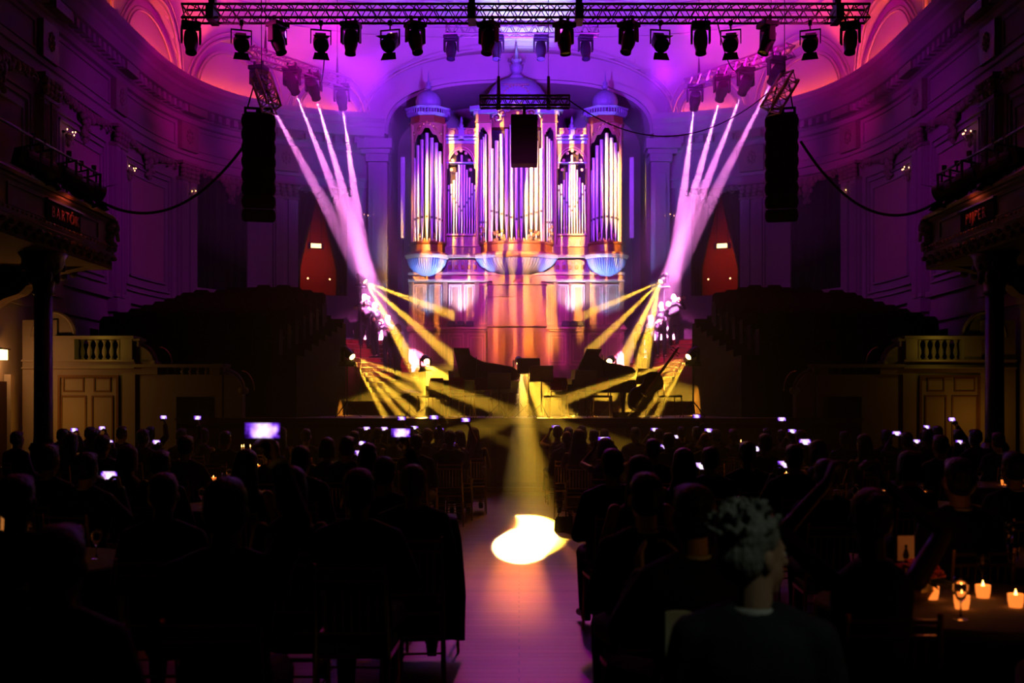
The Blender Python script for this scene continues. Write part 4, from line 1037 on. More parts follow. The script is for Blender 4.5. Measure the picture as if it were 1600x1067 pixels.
b = MB().lathe([(.18, 0), (.24, .06), (.2, .12), (.13, .2), (.2, .3), (.22, .42), (.15, .5), (.13, .56), (.22, .6), (.08, .68), (.06, .85), (.03, 1.05), (.002, 1.25)], (TC_, 37.3, uz(126)), 16)
for k in range(6): a = PI * k / 3; b.tube([(TC_ + .18 * math.cos(a), 37.3 + .18 * math.sin(a), uz(126) + .5), (TC_ + .28 * math.cos(a), 37.3 + .28 * math.sin(a), uz(126) + .6), (TC_ + .25 * math.cos(a), 37.3 + .25 * math.sin(a), uz(126) + .7)], .02, 5)
OB(b, 'great_finial', 'organ_slate', smooth=True)
# heads of the flat fields
for x0_, x1_ in ((697, 745), (869, 918)):
    xa, xb = ux(x0_), ux(x1_); xm = (xa + xb) / 2; hw = (xb - xa) / 2
    b = MB().box(xa, xb, 37.05, 37.8, uz(217), uz(214)).box(xa, xb, 37.12, 37.8, uz(227), uz(225)).box(xa, xb, 37.2, 37.8, uz(225), uz(217)).box(xa, xb, 37.0, 37.8, uz(222), uz(220)); b.box(xa, xb, 37.1, 37.3, uz(258), uz(256)); b.lathe([(.1, 0), (.11, .1)], (xm, 37.06, uz(222)), 12); OB(b, 'field_entablature', 'organ_slate')
    # spandrel cut to a round arch with scalloped edge
    b = MB(); n = 36
    def low(u):
        base = uz(288) + (uz(236) - uz(288)) * math.sqrt(max(0, 1 - (u) ** 2)); return min(uz(228), base + .05 * abs(math.sin(u * 11)))
    for k in range(n):
        u0, u1 = -1 + 2 * k / n, -1 + 2 * (k + 1) / n; v = [[b.bm.verts.new((xm + hw * u, y, z)) for u, z in ((u0, low(u0)), (u1, low(u1)), (u1, uz(226)), (u0, uz(226)))] for y in (37.18, 37.24)]
        b.bm.faces.new(v[0]); b.bm.faces.new(v[1][::-1]); b.bm.faces.new((v[0][0], v[0][1], v[1][1], v[1][0]))
    OB(b, 'arch_spandrel', 'organ_wood')
    b = MB()
    for kk in (0.98, .88): b.tube([(xm + hw * kk * math.cos(PI * i / 20), 37.14, uz(266) + (uz(232) - uz(266)) * kk * math.sin(PI * i / 20)) for i in range(21)], .03, 5)
    for k in range(7): a = PI * k / 6; b.cyl((xm + hw * .62 * math.cos(a), 37.1, uz(268) + .62 * math.sin(a)), (xm + hw * .62 * math.cos(a), 37.2, uz(268) + .62 * math.sin(a)), .05, n=10)
    OB(b, 'arch_moulding', 'organ_trim')
    b = MB().box(xa, xb, 37.4, 37.7, uz(214), uz(200))
    for sg in (-1, 1):
        b.tube([(xm + sg * (.3 + (.15 - .01*i) * math.cos(i*.6)), 37.35, uz(207) + (.13 - .009*i) * math.sin(i*.6)) for i in range(13)], .025, 5)
    OB(b, 'field_parapet', 'organ_trim')
    b = MB().box(xm - .09, xm + .09, 37.3, 37.5, uz(214), uz(203)).box(xm - .13, xm + .13, 37.26, 37.54, uz(203), uz(201)).lathe([(.05, 0), (.08, .1), (.03, .2), (.05, .26), (.01, .4)], (xm, 37.4, uz(201)), 12); OB(b, 'parapet_finial', 'organ_slate')

# slim column speakers beside the organ
for px, nm in ((631.5, 'left'), (985, 'right')):
    x = ux(px); r = thing('column_speaker', (x, 37.0, uz(375)), 0, 'slim pale column loudspeaker standing on the %s of the organ' % nm, 'speaker')
    MB().box(-.07, .07, -.06, .06, 0, uz(250) - uz(375)).build('cabinet', 'shirt_white', r, bevel=.01)
    MB().cyl((0, 0, -(uz(375) - 2.0) if False else -1.9), (0, 0, 0), .02, n=8).cyl((0, 0, -1.9), (0, 0, -1.88), .18, n=14).build('stand', 'black_metal', r)

# ------------------------------------------------------------------ uplights on the organ ledge
for i, px in enumerate((707, 721, 735, 883, 895, 907)):
    r = thing('uplight', (ux(px), 36.85 - .0, uz(513)), 0, 'small black floodlight on the organ ledge, %s of the %s trio' % (('outermost', 'middle', 'innermost', 'innermost', 'middle', 'outermost')[i], 'left' if i < 3 else 'right'), 'stage light', 'floodlights on the organ ledge')
    MB().box(-.12, .12, -.08, .08, .03, .19).build('housing', 'black_metal', r, bevel=.02); MB().cyl((0, -.02, .19), (0, -.02, .2), .08, n=12).build('lens', 'lens_dark', r)
    MB().box(-.14, -.12, -.02, .02, 0, .12).box(.12, .14, -.02, .02, 0, .12).box(-.14, .14, -.03, .03, 0, .012).build('bracket', 'black_metal', r)
for sx, px in ((-1, 721), (1, 895)):
    spot('ledge_uplight', (ux(px), 36.6, uz(506)), (ux(px), 37.0, uz(408)), 2400, (0.26, 0.36, 1.0), 80, 1.0, .1)
    spot('bowl_uplight', (ux(px) + sx * 1.0, 36.2, uz(500)), (ux(px) + sx * 1.1, 37.0, uz(410)), 650, (0.16, 0.36, 1.0), 110, .8, .1)
# ------------------------------------------------------------------ trusses
def truss(name, a, c, wdt, hgt, label, metal='truss_metal', bays=None, tri=False):
    a, c = Vector(a), Vector(c); root = thing(name, a, 0, label, 'truss'); d = (c - a); L_ = d.length; d.normalize()
    up = Vector((0, 0, 1)); sd = d.cross(up).normalized(); up = sd.cross(d).normalized()
    def P(t, s, u): return d * t + sd * s * wdt / 2 + up * u * hgt / 2
    corners = ((-1, 1), (1, 1), (-1, -1), (1, -1)) if not tri else ((-1, 1), (1, 1), (0, -1))
    for s, u in corners: MB().cyl(P(0, s, u), P(L_, s, u), .026, n=8).build('chord', metal, root)
    b = MB(); n = bays or max(2, int(L_ / (hgt * 1.1))); st_ = L_ / n
    faces = [(corners[i], corners[j]) for i, j in (((0, 1), (2, 3), (0, 2), (1, 3)) if not tri else ((0, 1), (0, 2), (1, 2)))]
    for (s0, u0), (s1, u1) in faces:
        for k in range(n):
            p, q, r_ = P(k * st_, s0, u0), P((k + .5) * st_, s1, u1), P((k + 1) * st_, s0, u0)
            b.cyl(p, q, .011, n=5, caps=False); b.cyl(q, r_, .011, n=5, caps=False)
    for k in (0, n):
        for i in range(len(corners)): b.cyl(P(k * st_, *corners[i]), P(k * st_, *corners[(i + 1) % len(corners)]), .014, n=5)
    b.build('lattice', metal, root); return root
TY = 22.0
ZT0, ZT1 = EYE + (HY - 29) / F * TY, EYE + (HY - 8) / F * TY
mt = truss('lighting_truss', ((285 - CX) / F * TY, TY + .1, (ZT0 + ZT1) / 2), ((1358 - CX) / F * TY, TY + .1, (ZT0 + ZT1) / 2), .34, ZT1 - ZT0, 'long black box truss across the hall carrying the front row of lanterns', bays=44)
for i, px in enumerate((330, 737, 905, 1310)):
    x = (px - CX) / F * TY; r = thing('chain_hoist', (x, TY + .1, ZT1), 0, 'black chain hoist above the front truss, %s of four from the left' % ('first', 'second', 'third', 'fourth')[i], 'hoist', 'chain hoists on the front truss')
    MB().box(-.06, .06, -.08, .08, .0, .3).box(-.075, .075, -.24, .22, -.30, .0).build('hoist_body', 'black_metal', r); MB().cyl((0, 0, .3), (0, 0, 15.3 - ZT1), .008, n=6).build('chain', 'black_metal', r)
truss('lighting_truss', at(697, 46, 30), at(935, 46, 30), .3, .3, 'short silver truss lit violet above the organ behind the front truss', 'bare_truss')
SIDE = {}
for s, nm, A, B in ((-1, 'left', (390, 82, 27.0), (543, 133, 29.6)), (1, 'right', (1236, 78, 27.0), (1075, 133, 29.6))):
    truss('lighting_truss', at(*A), at(*B), .3, .26, 'slanting side truss with four lanterns throwing pink beams, %s' % nm, 'bare_truss')
cables_up = [(-1, at(415, 80, 27.2)), (-1, at(527, 120, 29.2)), (1, at(1205, 80, 27.2)), (1, at(1092, 122, 29.2))]
for i, (s, p) in enumerate(cables_up):
    o = MB().cyl(p, (p.x, p.y, p.z + .5), .04, .015, n=8).cyl(p, (p.x, p.y, 15.2), .008, n=6).build('suspension_chain', 'black_metal')
    tag(o, 'thin suspension chain holding the %s end of the %s side truss' % (('outer', 'inner')[i % 2], ('left', 'right')[i // 2]), 'chain')
truss('lighting_truss', at(750, 159, 24), at(890, 159, 24), .25, .2, 'small truss holding the black centre loudspeaker in front of the organ', 'truss_metal')
for i, px in enumerate((779, 857)):
    p = at(px, 160, 24); o = MB().cyl(p + Vector((0, 0, -.15)), p + Vector((0, 0, .55)), .05, .03, n=8).cyl(p, (p.x, p.y, 15.4), .008, n=6).build('chain_hoist', 'black_metal')
    tag(o, 'slim hoist and chain on the %s of the small centre truss' % ('left', 'right')[i], 'hoist')
# centre loudspeaker
p = at(819, 219, 24.0); r = thing('loudspeaker', p, 0, 'black rectangular centre loudspeaker hanging in front of the organ pipes', 'speaker')
MB().box(-.28, .28, -.2, .25, -.53, .50).build('cabinet', 'speaker_black', r, bevel=.02); MB().box(-.26, .26, -.215, -.2, -.51, .38).build('grille', 'speaker_black', r)
MB().box(-.28, .28, -.21, -.19, .4, .415).box(-.03, .03, -.03, .03, .5, .72).build('bracket', 'black_metal', r)
for k in range(3): MB().box(.1 + .05 * k, .13 + .05 * k, -.222, -.215, .44, .455).build('badge', 'lens_dark', r)
# small tilted trusses above the line arrays
def mini(a, c, lab): truss('frame_truss', a, c, .3, .25, lab, 'bare_truss', bays=4)
mini(at(407, 118, 23), at(425, 170, 22.6), 'short steep truss section hanging above the left line array')
mini(at(1234, 120, 23), at(1203, 172, 22.6), 'short steep truss section hanging above the right line array')

def line_array(s, nm, px0, px1):
    Y = 23.0; k = Y / F; x = ((px0 + px1) / 2 - CX) * k; ztop = EYE + (HY - 168) * k
    r = thing('line_array', (x, Y, ztop), -s * math.radians(12), 'tall curved black line array of loudspeakers hanging on the %s' % nm, 'speaker')
    w_ = (px1 - px0) * k / 2 * .92; h = 2.18 / 8
    y = 0.0; ang = 0.0; z = -.12
    for i in range(8):
        T = Matrix.Translation((0, y, z)) @ Matrix.Rotation(math.radians(ang), 4, 'X')
        MB().box(-w_, w_, -.02, .34, -h + .006, -.006).build('speaker_box', 'speaker_black', r).matrix_local = T
        MB().box(-w_ + .02, w_ - .02, -.035, -.02, -h + .02, -.02).build('grille', 'speaker_black', r).matrix_local = T
        b = MB()
        for q in (-1, 1): b.box(q * w_, q * (w_ + .035), .02, .30, -h + .02, -.02)
        for q in (-1, 1):
            for j in range(3): b.ell((q * (w_ + .03), .08 + .08 * j, -h / 2), (.03, .03, .09), u=8, v=5)
        b.build('side_plate', 'mesh_front', r).matrix_local = T
        z -= h * math.cos(math.radians(ang)); y += h * math.sin(math.radians(ang)) * 1.0; ang += 1.4
    MB().box(-w_, w_, -.02, .34, -.12, -.1).box(-w_, -w_ + .05, -.02, .34, -.1, -.03).box(w_ - .05, w_, -.02, .34, -.1, -.03).box(-w_, w_, -.02, .02, -.04, 0).box(-.05, .05, -.02, .02, -.1, -.03).build('flying_frame', 'black_metal', r)
    MB().cyl((-w_ * .8, .1, -.02), (-w_ * .3, .1, .5), .015, n=6).cyl((w_ * .8, .1, -.02), (w_ * .5, .1, .5), .015, n=6).cyl((w_ * .2, .1, .4), (w_ * .2, .1, 6.5), .008, n=6).build('sling', 'black_metal', r)
line_array(-1, 'left', 380, 428); line_array(1, 'right', 1198, 1245)

# ------------------------------------------------------------------ moving head lanterns
def moving_head(loc, target, label, group, metal='black_metal', floor=False, lens='lens_dark', k=1.0, name='moving_head_light'):
    loc = Vector(loc); r = thing(name, loc, 0, label, 'stage light', group)
    s = 1 if floor else -1
    piv = Vector((0, 0, s * .40 * k)); d = (Vector(target) - (loc + piv)).normalized(); yaw = math.atan2(-d.x, d.y)
    r.rotation_euler = (0, 0, yaw); ql = Matrix.Rotation(-yaw, 4, 'Z') @ d.to_track_quat('Z', 'Y').to_matrix().to_4x4()
    z = lambda a, b_: (min(s * a * k, s * b_ * k), max(s * a * k, s * b_ * k))
    MB().box(-.20*k, .20*k, -.17*k, .17*k, *z(0.02, .12)).build('base', metal, r, bevel=.02)
    b = MB()
    for q in (-1, 1): b.prism([(q * .21*k, -.07*k, s * .12*k), (q * .21*k, .07*k, s * .12*k), (q * .21*k, .08*k, s * .45*k), (q * .21*k, -.08*k, s * .45*k)], (-q * .045*k, 0, 0))
    b.box(-.21*k, .21*k, -.07*k, .07*k, *z(.12, .16)); b.build('yoke', metal, r, bevel=.01)
    T = Matrix.Translation(piv) @ ql
    h = MB().lathe([(.07*k, -.24*k), (.13*k, -.2*k), (.15*k, -.05*k), (.145*k, .08*k), (.11*k, .22*k), (.12*k, .30*k), (.105*k, .30*k), (.10*k, .27*k)], n=16, mtx=None)
    h.build('lamp_head', metal, r, smooth=False, auto=True).matrix_local = T
    MB().cyl((0, 0, .272*k), (0, 0, .278*k), .098*k, n=16).build('lens', lens, r).matrix_local = T
    if not floor: MB().box(-.12*k, -.08*k, -.03, .03, -.02*k, .1).box(.08*k, .12*k, -.03, .03, -.02*k, .1).build('clamp', 'black_metal', r)
    return loc + piv + d * .30 * k, d
ordn = ['first', 'second', 'third', 'fourth', 'fifth', 'sixth', 'seventh', 'eighth', 'ninth', 'tenth', 'eleventh', 'twelfth', 'thirteenth', 'fourteenth']
ft_ = [(296, 'm'), (378, 'p'), (432, 'm'), (502, 'p'), (547, 'm'), (610, 'p'), (648, 'm'), (763, 'm'), (882, 'm'), (983, 'm'), (1031, 'p'), (1096, 'm'), (1141, 'p'), (1201, 'm'), (1265, 'p'), (1331, 'm')]
im = ip = 0
for px, kd in ft_:
    x = (px - CX) / F * TY; zb = ZT0 - .03
    if kd == 'm':
        moving_head((x, TY + .1, zb), (x * .6 + (1.2 if im % 2 else -1.5), 19.0 + im % 3, 0), 'black moving head lantern on the front truss, %s moving head from the left' % ordn[im], 'moving heads on the front truss', k=.92); im += 1
    else:
        par_can('spotlight', (x, TY - .05, zb - .12), (x * .4 + (-4 if ip in (2,) else 3 if ip == 3 else 0), 12, 2.0), 'black spotlight with barn doors on the front truss, %s such from the left' % ordn[ip], 'barn door spotlights on the front truss', size=1.0); ip += 1
for i, px in enumerate((705, 776, 845, 915)):
    p = at(px, 55, 30); moving_head(p, (p.x * 1.2, 27, 0), 'violet lit moving head on the short truss above the organ, %s from the left' % ordn[i], 'moving heads on the rear truss', k=.95, metal='speaker_black')

# ------------------------------------------------------------------ haze
def haze(x0, x1, y0, y1, z0, z1, dens, label):
  me = MB().box(x0, x1, y0, y1, z0, z1).mesh('haze'); hm = bpy.data.materials.new('haze'); hm.use_nodes = True; nt = hm.node_tree; nt.nodes.remove(nt.nodes['Principled BSDF'])
  vs = nt.nodes.new('ShaderNodeVolumeScatter'); vs.inputs['Density'].default_value = dens; vs.inputs['Anisotropy'].default_value = 0.25; vs.inputs['Color'].default_value = (1, 1, 1, 1)
  nt.links.new(vs.outputs[0], nt.nodes['Material Output'].inputs['Volume']); me.materials.append(hm)
  tag(link('haze', me), label, 'haze', kind='stuff')
haze(-5.5, 5.5, 12.0, 22.95, 0.02, 5.6, 0.013, 'faint haze over the aisle in front of the stage')
haze(-5.5, 5.5, 23.0, 29.5, 1.52, 5.6, 0.036, 'low haze over the front of the stage carrying the yellow beams')
haze(-5.5, -1.9, 29.55, 36.5, 1.9, 5.6, 0.022, 'low haze by the left organ stairs carrying yellow shafts')
haze(1.9, 5.5, 29.55, 36.5, 1.9, 5.6, 0.022, 'low haze by the right organ stairs carrying yellow shafts')
haze(-7.9, -3.2, 24.0, 36.5, 5.62, 10.6, 0.05, 'haze left of the organ carrying pink beams')
haze(3.2, 7.9, 24.0, 36.5, 5.62, 10.6, 0.05, 'haze right of the organ carrying pink beams')

# pink-white beams from the side trusses on to the trumpeters
BEAMP = 1.0
bl = {-1: ((404, 110, 27.0, 0.0), (456, 112, 27.9, 0), (490, 122, 28.6, 0), (534, 138, 29.4, 0)), 1: ((1213, 96, 27.0, 0), (1165, 113, 27.9, 0), (1128, 124, 28.6, 0), (1086, 139, 29.4, 0))}
tg = {-1: ((612, 510, 35.1), (603, 502, 35.2), (590, 482, 35.6), (576, 466, 36.1)), 1: ((1010, 510, 35.1), (1018, 502, 35.2), (1034, 482, 35.6), (1048, 466, 36.1))}
for s, nm in ((-1, 'left'), (1, 'right')):
    for i, (px, py, Y, _) in enumerate(bl[s]):
        T_ = at(*tg[s][i]); p0 = at(px, py, Y) + Vector((0, 0, .12))
        lp, d = moving_head(p0, T_, 'moving head on the %s side truss throwing a pink beam, %s from the outside' % (nm, ordn[i]), 'beam lanterns on the side trusses', k=1.0, lens='lens_white')
        spot('pink_beam', lp + d * .01, T_, 170000 * BEAMP * (.4, .7, 1, 1)[i], WHITEPINK, 5.0 if i == 0 else 4.8, .25, .02, collimated)

# yellow fans from the heads on the stage
def fan(px, py, Y, dirs, label, floor=True, power=700, ang=5.0, stand=None):
    lensp = at(px, py, Y); mean = Vector((0, 0, 0))
    T = [at(qx, qy, qY) for qx, qy, qY in dirs]
    for t in T: mean += (t - lensp).normalized()
    mean.normalize(); k = .7; piv = Vector((0, 0, .40 * k)); loc = lensp - piv - mean * .30 * k
    moving_head(loc, lensp + mean * 5, label, 'yellow beam lanterns around the stage', k=k, floor=True, lens='lens_yellow')
    for t in T: spot('yellow_beam', lensp + mean * .02, t, power * 42, YEL, ang, .45, .028, collimated)
    return loc
locs = []
locs.append((fan(571, 440, 34.0, ((722, 498, 33.4), (690, 545, 33.2), (646, 570, 32)), 'moving head high on the left of the organ throwing two yellow shafts', power=2200, ang=7), SZ))
locs.append((fan(1032, 440, 34.0, ((900, 498, 33.4), (925, 545, 33.2), (962, 590, 31), (992, 620, 30)), 'moving head high on the right of the organ throwing a yellow fan', power=1700, ang=6.5), SZ))
locs.append((fan(551, 558, 25.0, ((705, 612, 23.6), (700, 645, 23.4), (740, 730, 22.2), (660, 690, 23.3), (612, 670, 23.8)), 'moving head at the left stage edge fanning yellow beams inwards', power=560), SZ))
locs.append((fan(1075, 558, 25.0, ((921, 612, 23.6), (926, 645, 23.4), (886, 730, 22.2), (970, 690, 23.3), (1014, 670, 23.8)), 'moving head at the right stage edge fanning yellow beams inwards', power=560), SZ))
locs.append((fan(667, 565, 28.2, ((672, 640, 24), (695, 640, 24), (725, 640, 24.2), (760, 640, 25)), 'moving head behind the left grand piano with a short yellow fan', power=420, ang=6.5), SZ))
locs.append((fan(812, 568, 27.4, ((775, 640, 24), (812, 660, 22), (850, 640, 24), (890, 650, 24)), 'moving head at the centre of the stage shining down the aisle', power=420, ang=6.5), SZ))
locs.append((fan(952, 565, 28.2, ((900, 600, 26), (925, 620, 25), (945, 620, 24.5)), 'moving head behind the right grand piano with a short yellow fan', power=420, ang=6.5), SZ))
# tripod stands under them
for i, (l, base) in enumerate(locs):
    if i < 2: base = 1.9
    r = thing('light_stand', (l.x, l.y, base), 0, 'black stand with a top plate under the yellow beam lantern, %s' % ('high left of the organ', 'high right of the organ', 'left stage edge', 'right stage edge', 'behind the left piano', 'centre stage', 'behind the right piano')[i], 'stand')
    h = l.z - base; b = MB().cyl((0, 0, 0.05), (0, 0, h - .02), .016, n=8); b.build('pole', 'black_metal', r)
    MB().box(-.17, .17, -.14, .14, h - .02, h + .01).build('top_plate', 'black_metal', r)
    for a in range(3):
        MB().cyl((0, 0, .35), (.33 * math.cos(a * 2.09 + .5), .33 * math.sin(a * 2.09 + .5), 0.012), .012, n=6).build('leg', 'black_metal', r)
# the hot pool of light in the aisle
lp = at(812, 568, 27.4)
spot('aisle_beam', lp + Vector((0.05, -.15, .02)), (0.03, 14.4, 0), 22000, (1.0, 0.62, 0.16), 3.2, .2, .02)
spot('aisle_spill', lp + Vector((0, -.15, .02)), (.0, 14.6, 0), 1100, (1.0, 0.22, 0.04), 8.5, .5, .03, stripe_gobo(30, .35, .5, 5.0))
spot('aisle_violet', (0.3, 22.0, 9.0), (0.1, 9.5, 0), 1300, (0.75, 0.0, 0.6), 16, .8, .1)
# long cable drooping across the hall to the centre loudspeaker truss
a, c = at(890, 157, 24), at(1200, 145, 25); pts = [a.lerp(c, t / 30) - Vector((0, 0, 3.4 * (t/30) * (1 - t/30))) for t in range(31)]
tag(MB().tube(pts, .014, 6).build('hanging_cable', 'cable', smooth=True), 'thin cable drooping from the centre truss to the right side truss', 'cable')
for i, (p, q) in enumerate((((1120, 30, 22), (1160, 100, 27.8)), ((508, 70, 22), (498, 110, 28.5)))):
    a, c = at(*p), at(*q); pts = [a.lerp(c, t / 16) - Vector((0, 0, 2.0 * (t/16) * (1 - t/16))) for t in range(17)]
    tag(MB().tube(pts, .012, 5).build('power_cable', 'cable'), 'thin power cable looping from the front truss to the %s side truss' % ('right', 'left')[i], 'cable')
# ------------------------------------------------------------------ people
TS = bpy.data.scenes.new('workshop')
def remesh(mb, vox, smooth=3, name='m'):
    me = mb.mesh(name); o = bpy.data.objects.new('tmp', me); TS.collection.objects.link(o)
    r = o.modifiers.new('r', 'REMESH'); r.mode = 'VOXEL'; r.voxel_size = vox; r.use_smooth_shade = True
    if smooth: s = o.modifiers.new('s', 'SMOOTH'); s.factor = 0.5; s.iterations = smooth
    
    with bpy.context.temp_override(scene=TS, view_layer=TS.view_layers[0]):
        dg = bpy.context.evaluated_depsgraph_get(); dg.update(); out = bpy.data.meshes.new_from_object(o.evaluated_get(dg))
    bpy.data.objects.remove(o); out.name = name
    for p in out.polygons: p.use_smooth = True
    return out
def hand(b, wr, d, n, curl, thumb_side=1):
    """palm, four unequal bent fingers and a thumb leaving the side of the palm; d along the hand, n out of the palm"""
    d = Vector(d).normalized(); n = Vector(n); n = (n - d * n.dot(d)).normalized(); t = d.cross(n).normalized() * thumb_side; wr = Vector(wr)
    kn = []
    for i, off in enumerate((-.030, -.010, .010, .029)):
        k = wr + d * (.092 - .006 * abs(i - 1.5)) - t * off * -1; kn.append(k); b.cap(wr + d * .012 - t * off * -.55, k, .015, .0125, 8)
    for i, L_ in enumerate((.066, .078, .088, .082)):                 # little .. index (towards the thumb)
        k = kn[i]; a = 0.35 + curl * 1.1; v1 = (d * math.cos(a) + n * math.sin(a)); a2 = a + curl * 1.2; v2 = (d * math.cos(a2) + n * math.sin(a2))
        m = k + v1 * L_ * .52; b.cap(k, m, .0105, .0095, 8); b.cap(m, m + v2 * L_ * .48, .0095, .0075, 8)
    t0 = wr + d * .03 + t * .026; t1 = t0 + d * .034 + t * .026 + n * .012; t2 = t1 + d * .030 + t * (.006 - .01 * curl) + n * .016 * (1 + curl)
    b.cap(t0, t1, .0145, .0115, 8); b.cap(t1, t2, .0115, .009, 8)

def person(kind, pose, hairk='short', outfit='suit', face=0.0, stand=False, jacket='suit_black', skin='skin', hair='hair_black', scale=1.0, nod=0.0, vox=0.009):
    """meshes of one figure facing +Y, standing or sitting on a 0.47 m seat at the origin"""
    z0 = .96 if stand else .53
    J = {}
    if stand: hipk = [((.09, 0, z0 - .04), (.105, .03, .52), (.11, -.02, .09), (.14, .13, .035))] 
    else: hipk = [((.09, .02, z0), (.13, .44, .51), (.13, .42, .09), (.15, .57, .035))]
    hip, knee, ank, toe = [Vector(v) for v in hipk[0]]
    lean = 0.03
    chest = Vector((0, -.01, z0 + .28)); neck = Vector((0, .0, z0 + .50)); hc = Vector((0, .025, z0 + .665))
    sh = Vector((.175, -.01, z0 + .43))
    poses = {
        'lap': dict(R=((.25, .04, .16), (.13, .26, .13), (-.2, 1, -.2), (0, 0, -1), .5), L=((.25, .03, .16), (.12, .27, .13), (-.2, 1, -.2), (0, 0, -1), .5)),
        'table': dict(R=((.27, .10, .19), (.16, .33, .24), (-.4, 1, 0), (0, 0, -1), .3), L=((.25, .08, .18), (.14, .33, .24), (-.4, 1, 0), (0, 0, -1), .4)),
        'phone2': dict(R=((.24, .18, .27), (.115, .30, .50), (-.25, .15, 1), (-1, -.3, 0), .75), L=((.24, .18, .27), (.115, .30, .50), (-.25, .15, 1), (-1, -.3, 0), .75)),
        'phone2h': dict(R=((.27, .16, .48), (.115, .27, .66), (-.2, .2, 1), (-1, -.3, 0), .75), L=((.27, .16, .48), (.115, .27, .66), (-.2, .2, 1), (-1, -.3, 0), .75)),
        'phoneR': dict(R=((.25, .14, .62), (.16, .24, .84), (-.3, .15, 1), (-1, -.2, .1), .75), L=((.25, .04, .16), (.12, .26, .13), (-.2, 1, -.2), (0, 0, -1), .5)),
        'overhead': dict(R=((.33, .12, .60), (.12, .22, .80), (-.35, .1, 1), (-1, 0, 0), .7), L=((.33, .12, .60), (.12, .22, .80), (-.35, .1, 1), (-1, 0, 0), .7)),
        'clap': dict(R=((.26, .14, .22), (.09, .32, .40), (-.1, .5, .8), (-1, 0, 0), .1), L=((.26, .14, .22), (.09, .32, .40), (-.1, .5, .8), (-1, 0, 0), .1)),
        'chin': dict(R=((.2, .22, .22), (.06, .24, .46), (-.2, -.1, 1), (0, -1, 0), .9), L=((.25, .08, .18), (.05, .28, .2), (-1, .3, 0), (0, 0, -1), .4)),
        'trumpet': dict(R=((.33, .13, .33), (.075, .27, .55), (-.3, .4, .6), (-1, 0, .2), .85), L=((.30, .19, .33), (.06, .33, .55), (-.3, .3, .7), (-1, 0, .2), .85)),
        'trombone': dict(R=((.30, .24, .36), (.10, .42, .50), (-.3, .8, .4), (-1, 0, 0), .85), L=((.30, .12, .34), (.07, .24, .55), (-.4, .3, .7), (-1, 0, 0), .85)),
        'stand': dict(R=((.25, -.02, .16), (.24, .06, -.07), (0, .15, -1), (-1, 0, 0), .45), L=((.25, -.02, .16), (.24, .06, -.07), (0, .15, -1), (-1, 0, 0), .45)),
    }[pose]
    fem = outfit == 'dress'
    def mir(v, s): return Vector((v[0] * s, v[1], v[2]))
    def torso(b, g, top=True):
        w_ = .88 if fem else 1.0
        b.loft([(0, 0, z0 - .10, .15 + g, .11 + g), (0, 0, z0, (.175 if fem else .165) + g, .125 + g), (0, 0, z0 + .12, (.125 if fem else .15) + g, .10 + g), (0, .005, z0 + .25, .165 * w_ + g, .12 + g),
                (0, 0, z0 + .36, .175 * w_ + g, .12 + g), (0, -.01, z0 + .44, .165 * w_ + g, .09 + g), (0, -.01, z0 + .485, .09 + g, .065 + g), (0, 0, z0 + .51, .06 + g, .055 + g)], 20)
    def arms(b, g, to_hand=True, sleeve=1.0):
        for s, key in ((1, 'R'), (-1, 'L')):
            e_, w_, d_, n_, c_ = poses[key]; E = Vector((e_[0] * s, e_[1], e_[2] + z0)); W = Vector((w_[0] * s, w_[1], w_[2] + z0)); S = mir(sh, s)
            k = .85 if fem else 1.0
            b.cap(S, E, (.056 * k + g), (.043 * k + g)); We = E.lerp(W, sleeve) if sleeve < 1 else W
            b.cap(E, We, (.042 * k + g), ((.042 + (.028 - .042) * sleeve) * k + g))
            if to_hand: hand(b, W, Vector((d_[0] * s, d_[1], d_[2])), Vector((n_[0] * s, n_[1], n_[2])), c_, thumb_side=s * (-1))
    def legs(b, g, feet=False):
        for s in (1, -1):
            b.cap(mir(hip, s), mir(knee, s), .082 + g, .056 + g); b.cap(mir(knee, s), mir(ank, s) + Vector((0, 0, .0)), .054 + g, .036 + g)
    HM = Matrix.Translation(hc) @ Matrix.Rotation(face, 4, 'Z') @ Matrix.Rotation(nod, 4, 'X')
    b = MB(); torso(b, -.004); arms(b, 0); legs(b, -.003)
    for s in (1, -1): b.cap(mir(ank, s), mir(toe, s), .034, .024)
    b.cap((0, -.005, z0 + .47), tuple(hc + Vector((0, -.02, -.05))), .056, .052)
    b.ell((0, -.012, .03), (.076, .097, .095), HM); b.ell((0, .018, -.035), (.062, .076, .085), HM); b.ell((0, .055, -.098), (.032, .03, .022), HM)
    def hcap(p0, p1, r0, r1): b.cap(HM @ Vector(p0), HM @ Vector(p1), r0, r1, 8)
    hcap((0, .088, .012), (0, .112, -.026), .009, .013); hcap((-.03, .078, .024), (.03, .078, .024), .012, .012)
    hcap((-.02, .088, -.058), (.02, .088, -.058), .008, .008); hcap((-.016, .086, -.070), (.016, .086, -.070), .009, .009)
    for s in (1, -1): b.ell((s * .077, -.004, -.01), (.012, .02, .032), HM); b.ell((s * .033, .066, .0), (.02, .02, .014), HM)
    parts = [('body', remesh(b, vox, 2, 'body'), skin)]
    b = MB()
    for s in (1, -1): b.ell((s * .03, .083, .004), (.012, .008, .008), HM, 8, 6)
    parts.append(('eyes', b.mesh('eyes'), 'eye_white'))
    # hair
    b = MB()
